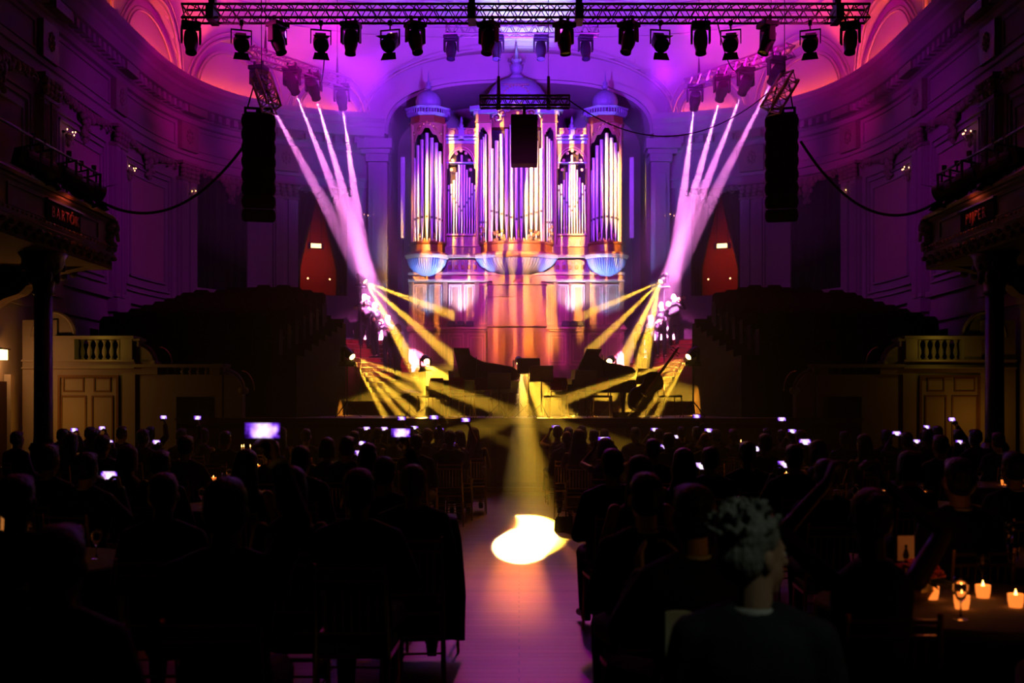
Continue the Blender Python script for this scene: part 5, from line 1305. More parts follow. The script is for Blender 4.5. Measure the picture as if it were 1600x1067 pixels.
    if hairk in ('short', 'bald'):
        if hairk == 'short':
            b.ell((0, -.026, .052), (.084, .099, .085), HM); b.ell((0, -.045, .0), (.083, .078, .085), HM); b.ell((0, .03, .098), (.06, .06, .035), HM)
        else:
            b.ell((0, -.05, -.01), (.084, .074, .055), HM)
    elif hairk == 'tousled':
        b.ell((0, -.026, .055), (.088, .103, .09), HM); b.ell((0, -.05, .0), (.087, .08, .085), HM)
        rnd = random.Random(3)
        for k in range(130):
            a = rnd.uniform(0, 2*PI); e_ = rnd.uniform(.15, 1.4); p = Vector((.085 * math.cos(a) * math.cos(e_), -.03 + .1 * math.sin(a) * math.cos(e_), .055 + .09 * math.sin(e_)))
            if p.y > .05 and p.z < .09: continue
            q = p * 1.12 + Vector((rnd.uniform(-.02, .02), rnd.uniform(-.02, .02), .01)); b.cap(HM @ p, HM @ q, .011, .006, 6)
    elif hairk in ('long', 'wavy'):
        b.ell((0, -.026, .052), (.09, .102, .088), HM); wv = .012 if hairk == 'wavy' else 0
        b.loft([(0, -.045, .04, .092, .085), (0, -.06, -.04, .10 + wv, .075), (0, -.075, -.12, .115 - wv, .06), (0, -.09, -.2, .12 + wv, .05), (0, -.10, -.28, .09, .035)], 16, mtx=HM)
    elif hairk == 'bun':
        b.ell((0, -.026, .05), (.082, .098, .085), HM); b.ell((0, -.045, 0), (.08, .075, .08), HM); b.ell((0, -.12, .075), (.045, .045, .042), HM)
    elif hairk == 'bob':
        b.ell((0, -.026, .052), (.092, .104, .09), HM); b.loft([(0, -.035, .04, .095, .09), (0, -.045, -.04, .105, .085), (0, -.05, -.11, .10, .075)], 16, mtx=HM)
    parts.append(('hair', remesh(b, .005 if hairk == 'tousled' else .008, 1, 'hair'), hair))
    # clothing
    if outfit in ('suit', 'shirt'):
        b = MB(); torso(b, .014); arms(b, .012, False, .93)
        if outfit == 'suit' : b.loft([(0, 0, z0 - .22 if stand else z0 - .02, .185, .14), (0, 0, z0 - .02 if stand else z0 + .02, .185, .14), (0, 0, z0 + .1, .17, .125)], 18)
        for s in (1, -1): b.cap(mir(sh, s) + Vector((0, 0, .01)), (s * .07, -.005, z0 + .49), .055, .05)
        parts.append(('jacket' if outfit == 'suit' else 'shirt', remesh(b, .013, 3, 'jacket'), jacket))
        b = MB(); legs(b, .014); b.loft([(0, 0, z0 - .11, .175, .13), (0, 0, z0 + .06, .16, .12)], 16)
        if not stand: b.ell((0, .06, z0 - .005), (.19, .16, .075))
        parts.append(('trousers', remesh(b, .014, 3, 'trousers'), jacket if outfit == 'suit' else 'suit_black'))
        b = MB().lathe([(.064, 0), (.066, .035), (.060, .038), (.058, .0)], (0, -.004, z0 + .485), 18); parts.append(('shirt_collar', b.mesh('collar', None, True), 'shirt_white'))
        b = MB()
        for s, key in ((1, 'R'), (-1, 'L')):
            e_, w_ = poses[key][0], poses[key][1]; E = Vector((e_[0] * s, e_[1], e_[2] + z0)); W = Vector((w_[0] * s, w_[1], w_[2] + z0)); b.cyl(E.lerp(W, .9), E.lerp(W, 1.0), .040, .038, 12)
        parts.append(('shirt_cuffs', b.mesh('cuffs', None, True), 'shirt_white'))
    else:
        b = MB(); torso(b, .010)
        if stand: b.loft([(0, 0, .35, .24, .2), (0, 0, z0 - .2, .2, .16), (0, 0, z0, .185, .14)], 18)
        else:
            for s in (1, -1): b.cap(mir(hip, s), mir(knee, s), .10, .085)
            b.loft([(0, .42, .16, .22, .12), (0, .43, .5, .2, .12), (0, .3, .56, .2, .1)], 18); b.ell((0, .05, z0), (.19, .17, .09))
        parts.append(('dress', remesh(b, .013, 3, 'dress'), jacket))
    b = MB()
    for s in (1, -1):
        a_, t_ = mir(ank, s), mir(toe, s); b.cap(a_ + Vector((0, -.03, -.03)), t_, .042, .030); b.box(a_.x - .035, a_.x + .035, a_.y - .07, a_.y - .01, 0, .05)
    parts.append(('shoes', remesh(b, .010, 2, 'shoes'), 'shoe_black'))
    return parts
PCACHE = {}
def place_person(key, loc, rz, label, group=None, scale=1.0, mats=None):
    """key selects a figure; every placed figure gets its own empty and its own copies of the parts"""
    if key not in PCACHE:
        pr = person(*key); lst = []
        for n, me, mm in pr: me.materials.clear(); me.materials.append(M(mm)); lst.append((n, me, mm))
        PCACHE[key] = lst
    r = thing('person', loc, rz, label, 'person', group); r.scale = (scale,) * 3
    for n, me, mm in PCACHE[key]:
        o = link(n, me, r)
        if mats and n in mats and mats[n] != mm:
            o.material_slots[0].link = 'OBJECT'; o.material_slots[0].material = M(mats[n])
    return r
# ------------------------------------------------------------------ instruments on the stage
def grand_piano(loc, rz, label, sc=.82, ang=34):
    r = thing('grand_piano', loc, rz, label, 'piano'); r.scale = (sc,) * 3
    # outline in plan: keyboard end at x=0 (towards -X), spine along y=+.75, curved bentside towards -Y
    L_ = 2.15
    side = [(0, .75), (L_ - .25, .75), (L_ - .08, .68), (L_, .5), (L_ - .02, .3), (L_ - .2, .1), (L_ - .55, -.02), (1.2, -.12), (.95, -.32), (.75, -.58), (.55, -.72), (.3, -.75), (0, -.75)]
    MB().prism([(x, y, .66) for x, y in side], (0, 0, .34)).build('case', 'piano_black', r, bevel=.01)
    MB().prism([(x * .97 + .03, y * .95, 0.985) for x, y in side], (0, 0, .03)).build('soundboard', 'piano_gold', r)
    b = MB().box(-.30, .02, -.75, .75, .60, .68).box(-.30, .02, -.75, -.68, .68, .86).box(-.30, .02, .68, .75, .68, .86).box(-.03, .02, -.7, .7, .68, .98); b.build('keybed', 'piano_black', r)
    MB().box(-.26, -.11, -.62, .62, .68, .715).build('keys', 'ivory', r)
    b = MB()
    for k in range(36):
        if k % 7 in (2, 6): continue
        b.box(-.20, -.11, -.6 + k * .0343, -.588 + k * .0343, .715, .73)
    b.build('black_keys', 'piano_black', r)
    hinge = Matrix.Translation((0, .75, 1.02)) @ Matrix.Rotation(math.radians(-ang), 4, 'X') @ Matrix.Translation((0, -.75, -1.02))
    lid = MB().prism([(x, y, 1.01) for x, y in side if x > .0] + [(.42, -.75, 1.01), (.42, .75, 1.01)] if False else [(.42, .75, 1.02)] + [(x, y, 1.02) for x, y in side[1:11]] + [(.42, -.74, 1.02)], (0, 0, .025)).build('lid', 'piano_black', r); lid.matrix_local = hinge
    fl_ = MB().box(.42, .84, -.75, .75, 1.048, 1.07).build('folded_front_lid', 'piano_black', r); fl_.matrix_local = hinge
    MB().cyl((1.0, -.25, 1.0), (1.0, -.1, 1.68), .012, n=6).build('lid_prop', 'piano_black', r)
    MB().box(.25, .28, -.35, .35, 1.03, 1.28).build('music_desk', 'piano_black', r)
    for x, y in ((.12, -.6), (.12, .6), (1.75, .35)):
        lg = MB().lathe([(.035, .06), (.05, .12), (.055, .35), (.08, .55), (.085, .66)], (x, y, 0), 12); lg.cyl((x - .03, y, .03), (x + .03, y, .03), .03, n=10); lg.build('leg', 'piano_black', r)
    MB().box(.2, .26, -.1, .1, .08, .64).box(.0, .26, -.13, .13, .06, .12).build('pedal_lyre', 'piano_black', r)
    b = MB()
    for k in (-1, 0, 1): b.box(-.14, .02, k * .06 - .015, k * .06 + .015, .06, .075)
    b.build('pedals', 'brass', r); return r
grand_piano((at(690, 600, 26.0).x, 26.0, SZ), math.radians(-6), 'black grand piano with raised lid on the left of the stage')
grand_piano((at(884, 600, 26.2).x, 26.3, SZ), math.radians(14), 'black grand piano with raised lid on the right of the stage', .86, 30)

def music_stand(loc, rz, label, h=1.15):
    r = thing('music_stand', loc, rz, label, 'music stand')
    T = Matrix.Translation((0, 0, h)) @ Matrix.Rotation(math.radians(-18), 4, 'X')
    MB().box(-.25, .25, -.005, .005, -.17, .17).box(-.25, .25, -.005, .05, -.175, -.165).build('desk', 'black_metal', r).matrix_local = T
    MB().cyl((0, 0, .3), (0, 0, h - .05), .011, n=8).cyl((0, 0, .12), (0, 0, .6), .016, n=8).build('pole', 'black_metal', r)
    for a in (0, 2.09, 4.19): MB().tube([(0, 0, .3), (.16 * math.cos(a), .16 * math.sin(a), .14), (.3 * math.cos(a), .3 * math.sin(a), .012)], .01, 6).build('leg', 'truss_metal', r)
    return r
for i, (px, h, Y, lab) in enumerate(((826, 1.12, 24.6, 'taller of the two music stands at the centre of the stage edge'), (846, .95, 24.3, 'lower music stand just right of the taller centre one'), (780, .8, 24.4, 'music stand before the tail of the left piano'), (915, .85, 24.3, 'music stand before the right piano keyboard'), (1010, .9, 24.8, 'music stand behind the double bass'))):
    music_stand((at(px, 600, Y).x, Y, SZ), PI * .96 + .15 * i, lab, h)

def stage_chair(loc, rz, label, back='carpet_red'):
    r = thing('stage_chair', loc, rz, label, 'chair')
    MB().box(-.21, .21, -.2, .2, .44, .48).build('seat', 'seat_plush', r, bevel=.012)
    MB().loft([(0, -.22, .6, .2, .02), (0, -.235, .75, .2, .02), (0, -.245, .86, .17, .018)], 14).build('backrest', back, r)
    for x in (-1, 1):
        MB().cyl((x*.19, .18, .44), (x*.22, .21, 0), .011, n=6).build('leg', 'brass', r); MB().cyl((x*.19, -.2, .44), (x*.22, -.26, 0), .011, n=6).build('leg', 'brass', r); MB().cyl((x*.17, -.2, .44), (x*.17, -.235, .7), .011, n=6).build('back_post', 'brass', r)
    return r
for px, Y, rz, lab in ((672, 24.6, 2.6, 'chair with a bright red backrest at the left piano keyboard'), (752, 24.9, .2, 'orchestra chair in front of the left piano, lit yellow'), (722, 24.6, -.5, 'orchestra chair behind the second music stand'), (868, 24.8, .3, 'orchestra chair just right of the centre music stands'), (940, 24.7, -.2, 'orchestra chair in front of the right piano'), (1047, 24.6, -1.3, 'chair standing right of the double bass')):
    stage_chair((at(px, 600, Y).x, Y, SZ), rz, lab)

def double_bass(loc, label):
    r = thing('double_bass', loc, 0, label, 'double bass'); r.scale = (.86,) * 3
    T = Matrix.Rotation(math.radians(37), 4, 'Y') @ Matrix.Rotation(math.radians(-10), 4, 'X'); r['label'] = label
    z0 = .12; prof = [(0, .10), (.08, .20), (.2, .29), (.34, .325), (.46, .30), (.56, .22), (.64, .195), (.72, .205), (.84, .25), (.95, .255), (1.04, .20), (1.1, .11), (1.13, .03)]
    out = [(w_, z) for z, w_ in prof] + [(-w_, z) for z, w_ in prof[::-1]]
    MB().prism([(x, -.1, z + z0) for x, z in out], (0, .2, 0)).build('body', 'bass_varnish', r, bevel=.025).matrix_local = T
    MB().tube([(0, -.12, z0 + 1.1), (0, -.10, z0 + 1.5), (0, -.08, z0 + 1.75)], [.03, .024, .02], 8).build('neck', 'bass_varnish', r).matrix_local = T
    MB().box(-.03, .03, -.16, -.145, z0 + .55, z0 + 1.72).build('fingerboard', 'piano_black', r).matrix_local = T
    s = MB().box(-.03, .03, -.11, -.05, z0 + 1.75, z0 + 1.9); s.tube([(0, -.08, z0 + 1.88), (0, -.10, z0 + 1.95), (0, -.05, z0 + 1.97), (0, -.06, z0 + 1.92)], .025, 6)
    for k in range(4): s.cyl((-.11 if k % 2 else .03, -.08, z0 + 1.77 + .035 * k), (-.03 if k % 2 else .11, -.08, z0 + 1.77 + .035 * k), .012, n=6); s.ell((-.11 if k % 2 else .11, -.08, z0 + 1.77 + .035 * k), (.02, .008, .02), u=8, v=5)
    s.build('scroll', 'bass_varnish', r).matrix_local = T
    b = MB()
    for k in range(4): b.cyl((-.021 + .014 * k, -.172, z0 + .22), (-.018 + .012 * k, -.165, z0 + 1.75), .002, n=4)
    b.build('strings', 'brass', r).matrix_local = T
    MB().box(-.08, .08, -.17, -.10, z0 + .43, z0 + .445).box(-.03, .03, -.175, -.16, z0 + .1, z0 + .26).build('bridge', 'door_wood', r).matrix_local = T
    MB().cyl((0, -.02, z0 + .02), (0, -.02, z0 - .2), .01, n=6).build('end_pin', 'brass', r).matrix_local = T
    return r
p = at(984, 640, 24.2); db = double_bass((p.x, 24.2, SZ + .09), 'dark double bass leaning over its chair at the right stage edge')
MB_ = thing('bass_rest', (p.x - .02, 24.45, SZ), 0, 'low black rest block behind the double bass', 'stand'); MB().box(-.3, .25, -.12, .2, 0, .12).build('block', 'black_metal', MB_); MB().cyl((.28, .2, 0), (.38, 0, .68), .012, n=6).cyl((.28, .2, 0), (.5, .25, .01), .012, n=6).build('prop', 'black_metal', MB_)
def drum(loc, label):
    r = thing('drum_kit', loc, 0, label, 'drums')
    MB().cyl((0, -.2, .28), (0, .2, .28), .26, n=24).build('bass_drum', 'bass_varnish', r)
    for x, y, z, rr in ((-.25, .05, .62, .14), (.22, .05, .62, .15), (.45, .15, .45, .18)): MB().cyl((x, y, z), (x, y, z + .16), rr, n=20).build('drum', 'seat_plush', r)
    for x, y, z, rr in ((-.5, .1, .95, .22), (.55, .2, 1.0, .24)):
        MB().lathe([(.02, .03), (rr, 0), (rr, -.005)], (x, y, z), 24).build('cymbal', 'brass', r); MB().cyl((x, y, 0), (x, y, z + .05), .01, n=6).build('cymbal_stand', 'truss_metal', r)
    return r
drum((at(888, 600, 28.6).x, 28.6, SZ), 'small drum kit in shadow between the pianos, behind the music stands')
def percussion(loc, label):
    r = thing('timpani', loc, 0, label, 'drum')
    MB().lathe([(.05, .18), (.22, .3), (.33, .5), (.36, .8)], n=28).build('kettle', 'piano_gold', r, smooth=True); MB().cyl((0, 0, .8), (0, 0, .83), .365, n=28).build('drum_head', 'ivory', r)
    for a in (0, 2.09, 4.19): MB().cyl((.3 * math.cos(a), .3 * math.sin(a), .5), (.3 * math.cos(a), .3 * math.sin(a), 0), .015, n=6).build('leg', 'truss_metal', r)
# light prism block: monitor wedges at the riser
for i, px in enumerate((692, 700, 905)):
    p = at(px, 578, 31.0 + .3 * i); r = thing('floor_flood', (p.x, 30.9, 1.85), 0, 'small dark flood lamp on the riser behind the pianos, %s' % ('leftmost', 'second from the left', 'on the right')[i], 'stage light')
    MB().box(-.16, .16, -.1, .1, .08, .36).build('housing', 'black_metal', r, bevel=.02); MB().box(-.19, -.165, -.03, .03, 0, .25).box(.165, .19, -.03, .03, 0, .25).box(-.19, .19, -.06, .06, 0, .015).build('bracket', 'black_metal', r)
# microphone on a thin pole at the far left of the stage, table of cymbals
r = thing('cymbal_table', (at(643, 600, 25).x, 24.6, SZ), 0, 'low stand with flat cymbals left of the red backed chair', 'stand')
MB().cyl((0, 0, 0.01), (0, 0, .55), .012, n=6).build('pole', 'truss_metal', r); MB().lathe([(.0, .06), (.05, .05), (.22, .01), (.22, .0)], (0, 0, .54), 24).build('cymbal', 'brass', r)
for a in (0, 2.09, 4.19): MB().cyl((0, 0, .2), (.2 * math.cos(a), .2 * math.sin(a), 0.01), .008, n=6).build('leg', 'truss_metal', r)

# ------------------------------------------------------------------ brass players on the stairs
def trumpet(parent_loc, rz, sc, label, kind='trumpet', z0=.96):
    k = Matrix.Rotation(rz, 3, 'Z'); base = Vector(parent_loc) + k @ Vector((0, .145, z0 + .61)) * sc
    r = thing(kind, base, rz, label, kind); r.scale = (sc,) * 3
    if kind == 'trumpet':
        b = MB().tube([(0, 0, 0), (0, .34, .02), (0, .38, .0), (0, .36, -.06), (0, .12, -.07), (0, .08, -.04), (0, .12, -.01), (0, .40, .0)], .007, 8); b.build('tubing', 'brass', r, smooth=True)
        MB().lathe([(.008, 0), (.010, .06), (.016, .11), (.030, .145), (.060, .17), (.056, .17)], n=20, mtx=Matrix.Translation((0, .38, .0)) @ Matrix.Rotation(-PI/2, 4, 'X')).build('bell', 'brass', r, smooth=True)
        for q in (.17, .20, .23): MB().cyl((0, q, -.09), (0, q, .05), .011, n=10).build('valve', 'brass', r)
        MB().lathe([(.012, -.012), (.005, .0), (.006, .05)], n=12, mtx=Matrix.Rotation(-PI/2, 4, 'X')).build('mouthpiece', 'brass', r)
    else:
        MB().tube([(0, 0, 0), (0, .62, -.02), (0, .66, -.05), (0, .62, -.08), (0, -.05, -.06)], .007, 8).build('slide', 'brass', r, smooth=True)
        MB().tube([(-.02, .1, -.03), (-.07, -.18, 0), (-.1, -.26, .04), (-.1, -.22, .08), (-.1, .1, .08)], .009, 8).build('tuning_bow', 'brass', r, smooth=True)
        MB().lathe([(.012, 0), (.018, .12), (.035, .2), (.09, .26), (.085, .26)], n=20, mtx=Matrix.Translation((-.1, .08, .08)) @ Matrix.Rotation(-PI/2, 4, 'X')).build('bell', 'brass', r, smooth=True)
        MB().lathe([(.013, -.012), (.006, .0), (.007, .05)], n=12, mtx=Matrix.Rotation(-PI/2, 4, 'X')).build('mouthpiece', 'brass', r)
    return r
mus = [(-4.93, 36.35, 'trumpet', .30, 'short', 'hair_grey', 'topmost of the four'), (-4.50, 35.75, 'trombone', -.9, 'short', 'hair_brown', 'second from the top'), (-4.02, 35.0, 'trumpet', -.55, 'short', 'hair_blond', 'third from the top'), (-3.66, 34.4, 'trumpet', -1.0, 'bob', 'hair_brown', 'lowest of the four'),
       (4.93, 36.35, 'trumpet', .35, 'bald', 'hair_grey', 'topmost of the four'), (4.45, 35.7, 'trombone', .15, 'short', 'hair_blond', 'second from the top'), (4.02, 35.0, 'trumpet', 1.0, 'short', 'hair_brown', 'third from the top'), (3.62, 34.4, 'trumpet', .9, 'bob', 'hair_blond', 'lowest of the four')]
for x, y, inst, tw, hk, hc_, wh in mus:
    s = -1 if x < 0 else 1; sn = 'left' if s < 0 else 'right'
    z = stair_z(s, x, y); rz = PI + tw
    place_person(('m', inst, hk, 'suit', 0.0, True, 'suit_black', 'skin', hc_), (x, y, z), rz, 'person in black suit playing %s, %s organ stairs, %s' % (inst, sn, wh), 'brass players on the stairs')
    trumpet((x, y, z), rz, 1.0, 'brass %s raised by the player %s, organ stairs on the %s' % (inst, wh, sn), inst)

# ------------------------------------------------------------------ chairs, tables, guests
def chiavari():
    r = thing('banquet_chair', (0, 0, 0)); m = 'chair_gilt'
    MB().box(-.2, .2, -.2, .2, .43, .455).build('seat', m, r); MB().box(-.19, .19, -.19, .19, .455, .495).build('cushion', 'cushion', r, bevel=.015)
    for x in (-1, 1):
        MB().cyl((x*.185, .185, .43), (x*.195, .20, 0), .013, .011, 8).build('leg', m, r); MB().tube([(x*.195, -.23, 0), (x*.185, -.195, .45), (x*.175, -.25, .92)], [.011, .014, .011], 8).build('leg', m, r)
    b = MB()
    for z, y in ((.89, -.247), (.83, -.24), (.56, -.207)): b.cyl((-.178, y, z), (.178, y, z), .010, n=6)
    for k in range(7): x = -.13 + .0433 * k; b.cyl((x, -.207, .56), (x, -.24, .83), .006, n=6)
    b.build('backrest', m, r)
    b = MB()
    for z in (.2, .3): b.cyl((-.19, .19, z), (.19, .19, z), .007, n=6); b.cyl((-.19, -.21, z), (.19, -.21, z), .007, n=6)
    for x in (-1, 1): b.cyl((x*.19, -.21, .25), (x*.19, .19, .25), .007, n=6)
    b.build('stretcher', m, r); return r
chair0 = chiavari(); chair0.location = (-.95, 21.2, 0); CH_USED = [False]
def place_chair(x, y, rz, label, group='gilt banquet chairs among the guests'):
    if not CH_USED[0]: CH_USED[0] = True; o = chair0; o.location = (x, y, 0); o.rotation_euler = (0, 0, rz)
    else: o = dup(chair0, (x, y, 0), rz)
    return tag(o, label, 'chair', group)

def phone(loc, rz, tilt, label, portrait=False, k=0, bright=True):
    r = thing('smartphone', loc, rz, label, 'phone', 'phones held up by the guests'); w_, h = (.037, .076) if portrait else (.076, .037)
    r.rotation_euler = (tilt, 0, rz)
    MB().box(-w_, w_, -.004, .004, -h, h).build('case', 'phone_case', r, bevel=.003)
    MB().box(-w_ + .004, w_ - .004, -.0048, -.004, -h + .006, h - .006).build('screen', 'screen_%d' % (k % 4), r)
    return r
PH = {'phone2': (0, .335, .60), 'phone2h': (0, .315, .77), 'phoneR': (.09, .30, .965), 'overhead': (0, .27, .92)}
def hold_phone(ploc, rz, sc, pose, label, k, dz=0.0):
    lx, ly, lz = PH[pose]; v = Matrix.Rotation(rz, 3, 'Z') @ Vector((lx, ly, lz + .53)) * sc
    phone(Vector(ploc) + v, rz, -.08, label, portrait=lab_p(label, k), k=k)

def lab_p(label, k): return k in PORTRAIT
PORTRAIT = set()
def side_word(x): return 'left' if x < 0 else 'right'
rnd = random.Random(11)
GU = []       # every guest: x, y, rz, pose, hair kind, outfit, jacket, hair colour, skin, scale, label words
def g(px, Y, pose='lap', hk='short', outfit='suit', jk='suit_black', hc_='hair_black', rz=0.0, sc=1.0, words=None, face=0.0, skin='skin'):
    GU.append(dict(x=(px - CX) / F * Y, y=Y, pose=pose, hk=hk, outfit=outfit, jk=jk, hc=hc_, rz=rz, sc=sc, words=words, face=face, skin=skin))
# left block, far rows to near rows
g(740, 18.6, 'lap', 'long', 'dress', 'dress_dark', 'hair_blond', words='woman with long fair hair sitting at the left aisle edge below the raised portrait phone')
g(718, 18.0, 'phoneR', 'bob', 'dress', 'dress_dark', 'hair_brown', words='guest at the left aisle edge stretching one bare arm up with a phone')
g(703, 16.6, 'phone2', 'short', words='dark suited guest second from the left aisle, phone held before the face')
g(684, 20.0, 'phone2h', 'short'); g(668, 17.6, 'phoneR', 'short', hc_='hair_blond', words='fair haired guest left of the aisle with phone arm raised')
g(650, 14.6, 'lap', 'short'); g(640, 19.2, 'phone2h', 'short'); g(615, 19.6, 'phoneR', 'bob', 'dress', 'dress_dark'); g(590, 20.2, 'phone2h'); g(562, 20.4, 'phone2h'); g(553, 17.0, 'phone2', 'short')
g(575, 11.2, 'lap', 'wavy', 'dress', 'dress_dark', 'hair_brown', words='woman with thick wavy brown hair in the middle of the left tables')
g(542, 12.6, 'phone2', 'short', rz=-.3, words='dark haired guest in profile with a white collar, left block'); g(511, 13.5, 'lap', 'bob', 'dress', 'dress_dark', 'hair_brown')
g(478, 18.5, 'lap'); g(440, 19.4, 'lap', 'long', 'dress', 'dress_dark'); g(405, 20.0, 'lap'); g(352, 16.8, 'lap'); g(318, 19.4, 'lap', 'bob', 'dress', 'dress_dark'); g(283, 18.2, 'phoneR'); g(234, 20.6, 'phoneR'); g(223, 16.9, 'phone2'); g(190, 19.8, 'lap'); g(147, 17.2, 'phone2'); g(112, 15.8, 'lap', 'long', 'dress', 'dress_dark'); g(92, 19.6, 'phone2h'); g(52, 19.9, 'phone2h'); g(20, 17.0, 'lap')
g(600, 8.2, 'phoneR', 'short', words='dark suited guest with white cuff holding up a phone, left of the grey jacket')
g(645, 8.1, 'lap', 'short', 'suit', 'suit_grey', 'hair_grey', words='grey haired guest in a light grey jacket left of the aisle')
g(470, 9.8, 'lap', 'short'); g(425, 12.4, 'lap'); g(385, 9.0, 'lap', 'long', 'dress', 'dress_dark'); g(290, 12.8, 'table', 'short', 'shirt', 'suit_grey', words='guest in a pale shirt bent over the left middle table'); g(200, 10.6, 'table', 'bob', 'dress', 'dress_red', 'hair_brown'); g(160, 13.5, 'lap'); g(134, 9.2, 'phone2', 'short'); g(75, 9.6, 'lap'); g(250, 9.6, 'lap', 'short')
g(352, 4.5, 'phoneR', 'short', sc=1.04, words='large dark figure at the left front with white cuffs holding up the nearest bright phone')
g(255, 6.2, 'lap', 'short'); g(455, 6.6, 'lap', 'bob', 'dress', 'dress_dark'); g(25, 5.4, 'lap', 'short', words='black silhouette at the far left front edge'); g(90, 4.0, 'lap', 'short', sc=.95, words='black silhouette in front of the candlelit left table'); g(560, 6.0, 'table', 'short')
# right block
g(871, 20.4, 'phone2h', 'short', 'dress', 'dress_dark', 'hair_brown', words='guest with raised bare arms at the far end of the right aisle edge'); g(888, 19.6, 'lap'); g(909, 21.2, 'lap', 'bob', 'dress', 'dress_dark'); g(905, 16.4, 'phone2', 'long', 'dress', 'dress_dark', 'hair_black', words='woman with long dark hair at the right aisle edge filming on a phone')
g(928, 18.2, 'lap'); g(944, 19.4, 'lap'); g(886, 17.6, 'lap', 'bald', hc_='hair_black', words='bald guest at the right aisle edge behind the long haired woman'); g(946, 13.2, 'phone2h', 'bob', 'dress', 'dress_dark', 'hair_black', words='guest framing the stage with both arms, landscape phone, right of the aisle')
g(957, 8.6, 'lap', 'short', words='dark round head right of the aisle below the landscape phone'); g(993, 19.2, 'lap', 'short', words='rim lit guest standing out alone against the stage front, right of the aisle'); g(1020, 13.0, 'lap'); g(1045, 15.2, 'phone2', 'short'); g(1030, 20.3, 'phone2h'); g(1066, 20.6, 'phone2'); g(1089, 19.6, 'phoneR', 'short', words='guest on the right with one hand and phone raised, rim lit in orange'); g(1102, 16.2, 'lap', 'bald', hc_='hair_grey', words='bald guest lit orange from the left, right block'); g(1120, 18.8, 'phone2h'); g(1146, 19.2, 'lap', 'short', hc_='hair_brown', words='brown haired guest with a bright orange rim, right block')
g(1110, 10.4, 'phone2', 'short', words='guest whose portrait phone glows in the middle of the right block'); g(1068, 10.0, 'lap', 'wavy', 'dress', 'dress_dark'); g(1168, 11.2, 'lap', 'short'); g(1196, 14.0, 'phone2', 'short'); g(1222, 19.0, 'phoneR'); g(1252, 18.4, 'phone2h'); g(1241, 10.8, 'phone2', 'short'); g(1278, 12.2, 'phone2h', 'bob', 'dress', 'dress_dark'); g(1199, 19.8, 'lap'); g(1320, 17.6, 'lap'); g(1350, 14.6, 'lap', 'long', 'dress', 'dress_dark'); g(1385, 18.2, 'lap'); g(1417, 16.4, 'phone2h'); g(1450, 17.4, 'phone2'); g(1470, 13.2, 'lap', 'short'); g(1498, 19.6, 'phoneR'); g(1525, 17.0, 'phone2'); g(1560, 15.4, 'lap'); g(1593, 20.4, 'phone2h')
g(1000, 8.2, 'lap', 'long', 'dress', 'dress_dark'); g(1010, 5.6, 'lap', 'short'); g(1290, 8.0, 'lap', 'short'); g(1420, 9.2, 'lap', 'bob', 'dress', 'dress_dark'); g(1500, 6.6, 'lap', 'short', sc=1.05, words='broad dark back at the right front beside the candle bowl'); g(1585, 8.4, 'lap')
g(1178, 3.9, 'lap', 'tousled', 'suit', 'suit_navy', 'hair_grey', rz=-.2, sc=1.0, words='grey haired guest in a dark suit with white collar, face turned right, nearest the camera', face=-.95)
g(1085, 4.6, 'clap', 'short', words='guest with yellow lit clapping hands beside the grey haired guest', rz=.3)
g(1362, 4.6, 'overhead', 'bun', 'dress', 'dress_red', 'hair_brown', skin='skin_dark', words='guest at the right front with both bare arms raised in a loop')
def clash(a):
    for b_ in GU2:
        if math.hypot(a['x'] - b_['x'], (a['y'] - b_['y']) * .75) < .62: return b_
    return None
GU2 = []
for a in sorted(GU, key=lambda q: (q['words'] is None, -q['y'])):
    ok = False
    for dy in (0, -.5, .5, -.9, .9, -1.4, 1.4, -1.9, 1.9, -2.4):
        y = a['y'] + dy
        if y > 21.6 or y < 3.3: continue
        c = dict(a, y=y, x=max(-7.5, min(7.5, a['x'] / a['y'] * y)))
        if not clash(c): GU2.append(c); ok = True; break
    if not ok: print('dropped guest', a)
GU2.sort(key=lambda q: -q['y'])
# tables: placed where no guest sits
TB = [(-3.3, 19.3), (-6.4, 18.3), (3.4, 19.6), (6.6, 18.6), (-4.2, 14.9), (3.6, 15.6), (6.3, 14.5), (-3.2, 7.2), (-2.05, 10.9), (2.3, 7.2), (3.55, 11.7), (1.95, 5.2), (2.55, 3.95)]
def tfree(x, y, r=.75):
    best = None
    for dx in [k * .15 for k in range(-9, 10)]:
        for dy in [k * .15 for k in range(-9, 10)]:
            cx_, cy_ = x + dx, y + dy
            if abs(cx_) < 1.0 + r * .8: continue
            m = min([1e9] + [math.hypot(q['x'] - cx_, (q['y'] + .22) - cy_) for q in GU2]); mt = min([9] + [math.hypot(t[0] - cx_, t[1] - cy_) for t in TBL])
            if mt < 1.7 + .0: continue
            sc_ = min(m, r + .42) - .12 * math.hypot(dx, dy)
            if best is None or sc_ > best[0]: best = (sc_, cx_, cy_, m)
    return best
TBL = []
for x, y in TB:
    bst = tfree(x, y)
    if bst is None: continue
    TBL.append((bst[1], bst[2])); print('table', round(bst[1], 2), round(bst[2], 2), 'free', round(bst[3], 2))
def push_out():
    # shift guests off the table tops
    for q in GU2:
        for tx, ty in TBL:
            dx, dy = q['x'] - tx, q['y'] + .2 - ty; d = math.hypot(dx, dy)
            if d < .98 and d > 1e-3 and not q.get('fix'):
                k = .98 / d; q['x'] = tx + dx * k; q['y'] = ty + dy * k - .2
push_out()
rowname = lambda y: 'stage-side row' if y > 20 else 'far rows' if y > 18 else 'next rows' if y > 16 else 'middle rows' if y > 13 else 'middle tables' if y > 10 else 'front rows' if y > 7 else 'closest rows'
hairname = {'short': 'short hair', 'bald': 'bald head', 'long': 'long hair', 'wavy': 'wavy hair', 'bob': 'bobbed hair', 'bun': 'hair in a bun', 'tousled': 'tousled hair'}
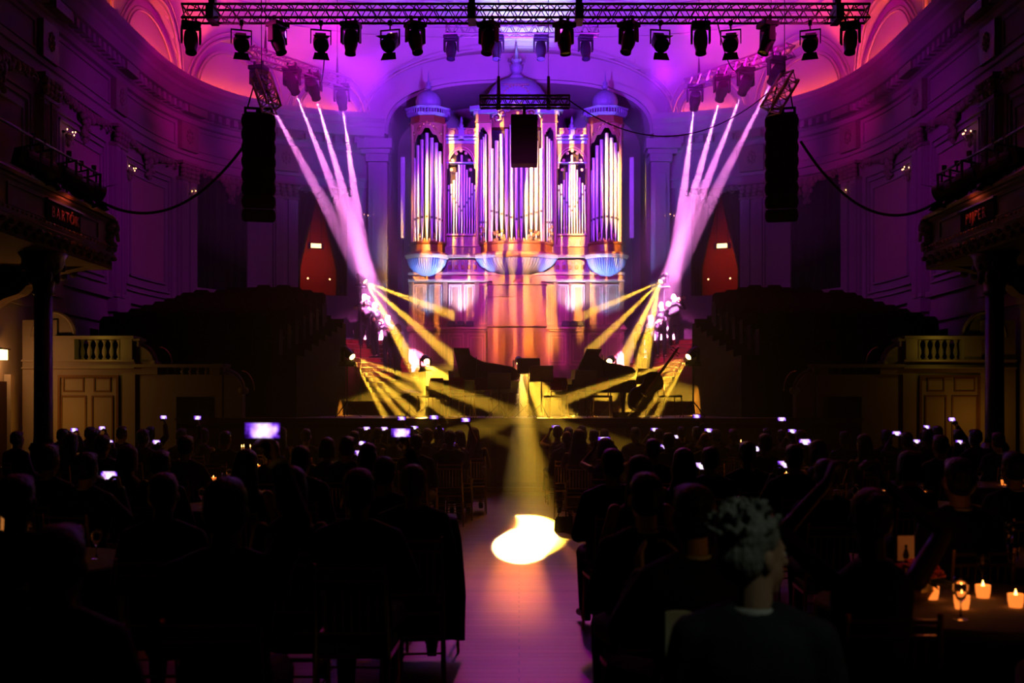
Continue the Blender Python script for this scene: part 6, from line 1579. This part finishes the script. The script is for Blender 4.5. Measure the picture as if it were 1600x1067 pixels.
posename = {'lap': 'hands down', 'table': 'leaning forward', 'phone2': 'phone at face', 'phone2h': 'both hands raising phone', 'phoneR': 'one arm up', 'overhead': 'both arms raised', 'clap': 'clapping', 'chin': 'hand at the chin'}
NUM = ['first', 'second', 'third', 'fourth', 'fifth', 'sixth', 'seventh', 'eighth', 'ninth', 'tenth', 'eleventh', 'twelfth', 'thirteenth', 'fourteenth', 'fifteenth', 'sixteenth', 'seventeenth', 'eighteenth', 'nineteenth', 'twentieth']
cnt = {}
for q in sorted(GU2, key=lambda q: abs(q['x'])):
    k = (side_word(q['x']), rowname(q['y'])); cnt[k] = cnt.get(k, 0) + 1; q['rank'] = cnt[k]
np_ = 0
for i, q in enumerate(GU2):
    col = {'suit_black': 'black suit', 'suit_grey': 'grey jacket', 'suit_navy': 'dark blue suit', 'dress_dark': 'dark dress', 'dress_red': 'dark red dress'}[q['jk']]
    where = '%s from aisle on the %s, %s' % (NUM[q['rank'] - 1], side_word(q['x']), rowname(q['y']))
    lab = q['words'] or 'person in %s, %s, %s' % (col, posename[q['pose']], where)
    aisle = q['rank'] <= 2 or q['y'] < 9
    key = ('g', q['pose'], q['hk'], q['outfit'], q['face'], False, q['jk'] if q['outfit'] != 'suit' or q['jk'] == 'suit_black' else 'suit_black', 'skin', q['hc'])
    key = key[:6] + ('suit_black' if q['outfit'] == 'suit' else q['jk'], 'skin', 'hair_black')
    mats = {'hair': q['hc']}
    if q['outfit'] == 'suit': mats.update({'jacket': q['jk'], 'trousers': q['jk']})
    mats['body'] = q['skin']
    rz = q['rz'] if q['rz'] else rnd.uniform(-.12, .12) - math.atan2(q['x'], 30 - q['y']) * -0.6
    loc = (q['x'], q['y'], 0)
    sc = q['sc'] * rnd.uniform(.97, 1.03)
    place_person(key, (q['x'], q['y'], .495 - .45 * sc), rz, lab, None, sc, mats)
    c = Matrix.Rotation(rz, 3, 'Z') @ Vector((0, -.03, 0))
    place_chair(q['x'] + c.x, q['y'] + c.y, rz, 'gilt chair under the guest %s' % where)
    if q['pose'] in PH and q['pose'] != 'overhead':
        hold_phone((q['x'], q['y'], .495 - .45 * sc), rz, sc, q['pose'], 'lit phone held by the guest %s' % where, i); np_ += 1
print('guests', len(GU2), 'phones', np_)

# the empty chair with a coat over its back at the left aisle edge, small bag on the floor on the right
cx_, cy_ = -.58, 8.15
place_chair(cx_ - .05, cy_, .05, 'gilt chair with a long dark coat over its back at the left aisle edge')
b = MB(); n = 14; gr = []
for i in range(n + 1):
    t = i / n
    for_ = []
    if t < .12: z, y = .60 + (.97 - .60) * t / .12, -.20
    elif t < .2: z, y = .97, -.20 - .09 * (t - .12) / .08
    else: z, y = .97 - .86 * (t - .2) / .8, -.29 - .06 * (t - .2)
    w_ = .20 + .06 * min(1, max(0, (t - .2) * 2))
    gr.append([(-w_ + 2 * w_ * j / 12, y + .018 * math.sin(j * 1.9 + t * 2) * (1 if t > .25 else .2), z - .03 * abs(j - 6) / 6 * (1 if t < .3 else 0)) for j in range(13)])
v = [[b.bm.verts.new(p) for p in r_] for r_ in gr]
for i in range(n):
    for j in range(12): b.bm.faces.new((v[i][j], v[i][j+1], v[i+1][j+1], v[i+1][j]))
coat = b.build('coat', 'cloth_black', smooth=True); coat.location = (cx_ - .05, cy_, 0); sm = coat.modifiers.new('s', 'SOLIDIFY'); sm.thickness = .025
tag(coat, 'long dark coat hanging over the chair back at the left aisle edge', 'coat')
bg = thing('handbag', (.62, 15.8, 0), .2, 'small dark handbag on the floor at the right aisle edge', 'bag'); MB().loft([(0, 0, 0, .14, .07), (0, 0, .16, .13, .05), (0, 0, .2, .1, .03)], 16).build('body', 'cloth_black', bg); MB().tube([(-.09, 0, .18), (-.06, 0, .28), (.06, 0, .28), (.09, 0, .18)], .008, 6).build('handle', 'cloth_black', bg)
# white napkin hanging from a chair in the front
nk = MB()
for k in range(3): nk.box(-.05 + .012 * k, .05 - .008 * k, -.01 + .012 * k, -.002 + .012 * k, -.42 + .03 * k, 0)
o = nk.build('napkin', 'napkin', bevel=.003); o.location = (.60, 4.30, .935); tag(o, 'pale cloth napkin hanging over a chair back beside the grey haired guest', 'napkin')

# ------------------------------------------------------------------ round tables
def wine_glass(): 
    return MB().lathe([(.033, 0), (.033, .003), (.005, .008), (.004, .08), (.018, .095), (.034, .13), (.036, .16), (.030, .195), (.029, .195), (.034, .16), (.032, .131), (.016, .099), (.0, .092)], n=14).mesh('wine_glass', M('glass'), True)
GL = wine_glass(); TUM = MB().lathe([(.028, 0), (.034, .10), (.032, .10), (.027, .005), (0, .005)], n=14).mesh('tumbler', M('glass'), True)
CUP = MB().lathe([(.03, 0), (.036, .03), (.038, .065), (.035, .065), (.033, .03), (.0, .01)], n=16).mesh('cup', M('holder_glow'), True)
FL = MB().lathe([(.001, 0), (.007, .008), (.008, .016), (.004, .032), (.0008, .045)], n=10).mesh('flame', M('flame'), True)
WAX = MB().cyl((0, 0, 0), (0, 0, .03), .018, n=12).mesh('wax', M('candle_wax'))
TAPER = MB().cyl((0, 0, 0), (0, 0, .2), .011, .009, 12).mesh('taper', M('candle_wax'))
STK = MB().lathe([(.045, 0), (.045, .006), (.012, .015), (.01, .12), (.02, .13), (.02, .15)], n=14).mesh('stick', M('brass'), True)
tnames = []
for i, (tx, ty) in enumerate(TBL):
    wh = '%s %s table, %s' % (side_word(tx), 'inner' if abs(tx) < 5 else 'outer', rowname(ty) if ty > 4.6 else 'frontmost'); tnames.append(wh)
    wh = wh + ('' if tnames.count(wh) == 1 else ', nearer one')
    def oct_(a): return ('right', 'far right', 'far', 'far left', 'left', 'near left', 'near', 'near right')[int(round((a % (2 * PI)) / (PI / 4))) % 8] + ' side of '
    R_ = .75
    r = thing('round_table', (tx, ty, 0), 0, 'round banquet table under a cloth, %s' % wh.replace(' table', ''), 'table', 'round banquet tables')
    MB().cyl((0, 0, .70), (0, 0, .73), R_, n=40).build('tabletop', 'door_wood', r); MB().cyl((0, 0, .02), (0, 0, .70), .04, n=10).build('pedestal', 'black_metal', r)
    for a in range(4): MB().box(0, .34, -.02, .02, 0, .035, Matrix.Rotation(a * PI / 2, 4, 'Z')).build('foot', 'black_metal', r)
    b = MB(); n = 72; R1 = [(0, .734), (R_, .734), (R_ + .012, .722), (R_ + .02, .55), (R_ + .03, .38)]; rings = []
    for rr, z in R1[1:]:
        rings.append([b.bm.verts.new(((rr + (.735 - z) * .07 * math.sin(k * PI * 2 / n * 13)) * math.cos(2*PI*k/n), (rr + (.735 - z) * .07 * math.sin(k * PI * 2 / n * 13)) * math.sin(2*PI*k/n), z)) for k in range(n)])
    b.bm.faces.new(rings[0])
    for q in range(len(rings) - 1):
        for k in range(n): j = (k + 1) % n; b.bm.faces.new((rings[q][k], rings[q][j], rings[q+1][j], rings[q+1][k]))
    o = b.build('tablecloth', 'linen', smooth=False, auto=True); o.location = (tx, ty, 0); tag(o, 'pale tablecloth draped over the %s' % wh, 'tablecloth', 'pale round tablecloths')
    zt = .7345
    for k in range(8 if ty < 16.5 else 5):
        a = k * PI / 4 + .3 + i; rr = .50; o = bpy.data.objects.new('wine_glass', GL); C.objects.link(o); o.location = (tx + rr * math.cos(a), ty + rr * math.sin(a), zt); tag(o, 'clear stemmed wine glass, %s%s' % (oct_(a), wh), 'glass', 'wine glasses on the %s' % wh)
        if ty < 13 and k % 2 == 0:
            o = bpy.data.objects.new('water_tumbler', TUM); C.objects.link(o); o.location = (tx + (rr - .02) * math.cos(a + .22), ty + (rr - .02) * math.sin(a + .22), zt); tag(o, 'clear water tumbler, %s%s' % (oct_(a + .22), wh), 'glass', 'tumblers on the %s' % wh)
    for k in range(4):
        a = k * PI / 2 + .8 * i; rr = .2
        c = thing('tealight', (tx + rr * math.cos(a), ty + rr * math.sin(a), zt), 0, 'glowing tealight in a small cup, %s%s' % (oct_(a), wh), 'candle', 'tealights on the %s' % wh); link('cup', CUP, c); w_ = link('wax', WAX, c); w_.location = (0, 0, .012); f_ = link('flame', FL, w_); f_.location = (0, 0, .032)
    if i in (0, 2, 7):
        for k in range(3):
            a = 2.1 * k + i; c = thing('candlestick', (tx + .08 * math.cos(a), ty + .08 * math.sin(a), zt), 0, 'brass candlestick with lit taper, %s%s' % (oct_(a), wh), 'candle', 'candlesticks on the %s' % wh)
            link('stick', STK, c); w_ = link('taper', TAPER, c); w_.location = (0, 0, .15); f_ = link('flame', FL, w_); f_.location = (0, 0, .20)
    if ty < 13: point('candle_glow', (tx, ty, zt + .16), .10, (1.0, .32, .06), .05)
# red flowers with a portrait card on the right table
if len(TBL) > 10:
    p = at(1222, 800, 7.3)
    tx, ty = min(TBL, key=lambda t: math.hypot(t[0] - 1.7, t[1] - 7.3)); fx, fy = tx - .25, ty + .1
    r = thing('flower_arrangement', (fx, fy, .7345), 0, 'low red flower arrangement on the table right of the aisle below the picture card', 'flowers'); rd = random.Random(5)
    MB().lathe([(.06, 0), (.09, .05), (.08, .1)], n=16).build('vase', 'brass', r)
    for k in range(22):
        a = rd.uniform(0, 2*PI); e_ = rd.uniform(0, 1.3); q = Vector((.12 * math.cos(a) * math.cos(e_), .12 * math.sin(a) * math.cos(e_), .12 + .07 * math.sin(e_))); b = MB()
        for j in range(6): aj = j * PI / 3; b.ell(q + Vector((.018 * math.cos(aj), .018 * math.sin(aj), .004 * (j % 2))), (.016, .016, .010), u=7, v=5)
        b.ell(q + Vector((0, 0, .006)), (.012, .012, .012), u=7, v=5); b.build('blossom', 'flower_red', r)
    b = MB()
    for k in range(14): a = k * .45; b.prism([(.05 * math.cos(a), .05 * math.sin(a), .1), (.15 * math.cos(a - .12), .15 * math.sin(a - .12), .1), (.2 * math.cos(a), .2 * math.sin(a), .08), (.15 * math.cos(a + .12), .15 * math.sin(a + .12), .1)], (0, 0, .004))
    b.build('leaves', 'leaf', r)
    cd = thing('picture_card', (fx + .02, fy + .2, .7345), .1, 'upright pale card with a small dark figure, on the table right of the aisle', 'card'); MB().box(-.045, .045, -.002, .002, .17, .30).build('card', 'card', cd)
    MB().prism([(-.012, -.004, .18), (.012, -.004, .18), (.018, -.004, .20), (.006, -.004, .235), (-.006, -.004, .235), (-.018, -.004, .20)], (0, .002, 0)).ell((0, -.003, .245), (.009, .002, .011), u=10, v=6).build('printed_figure', 'cloth_black', cd)
    MB().cyl((0, 0, 0), (0, 0, .17), .004, n=6).cyl((0, 0, 0), (0, 0, .005), .04, n=14).build('card_holder', 'brass', cd); point('card_glow', (fx + .05, fy - .05, 1.05), .25, (1, .25, .06), .03)
# candle bowl at the right edge in front
p = Vector((at(1582, 960, 3.45).x, 3.45, .7345))
bpy.data.scenes.remove(TS)
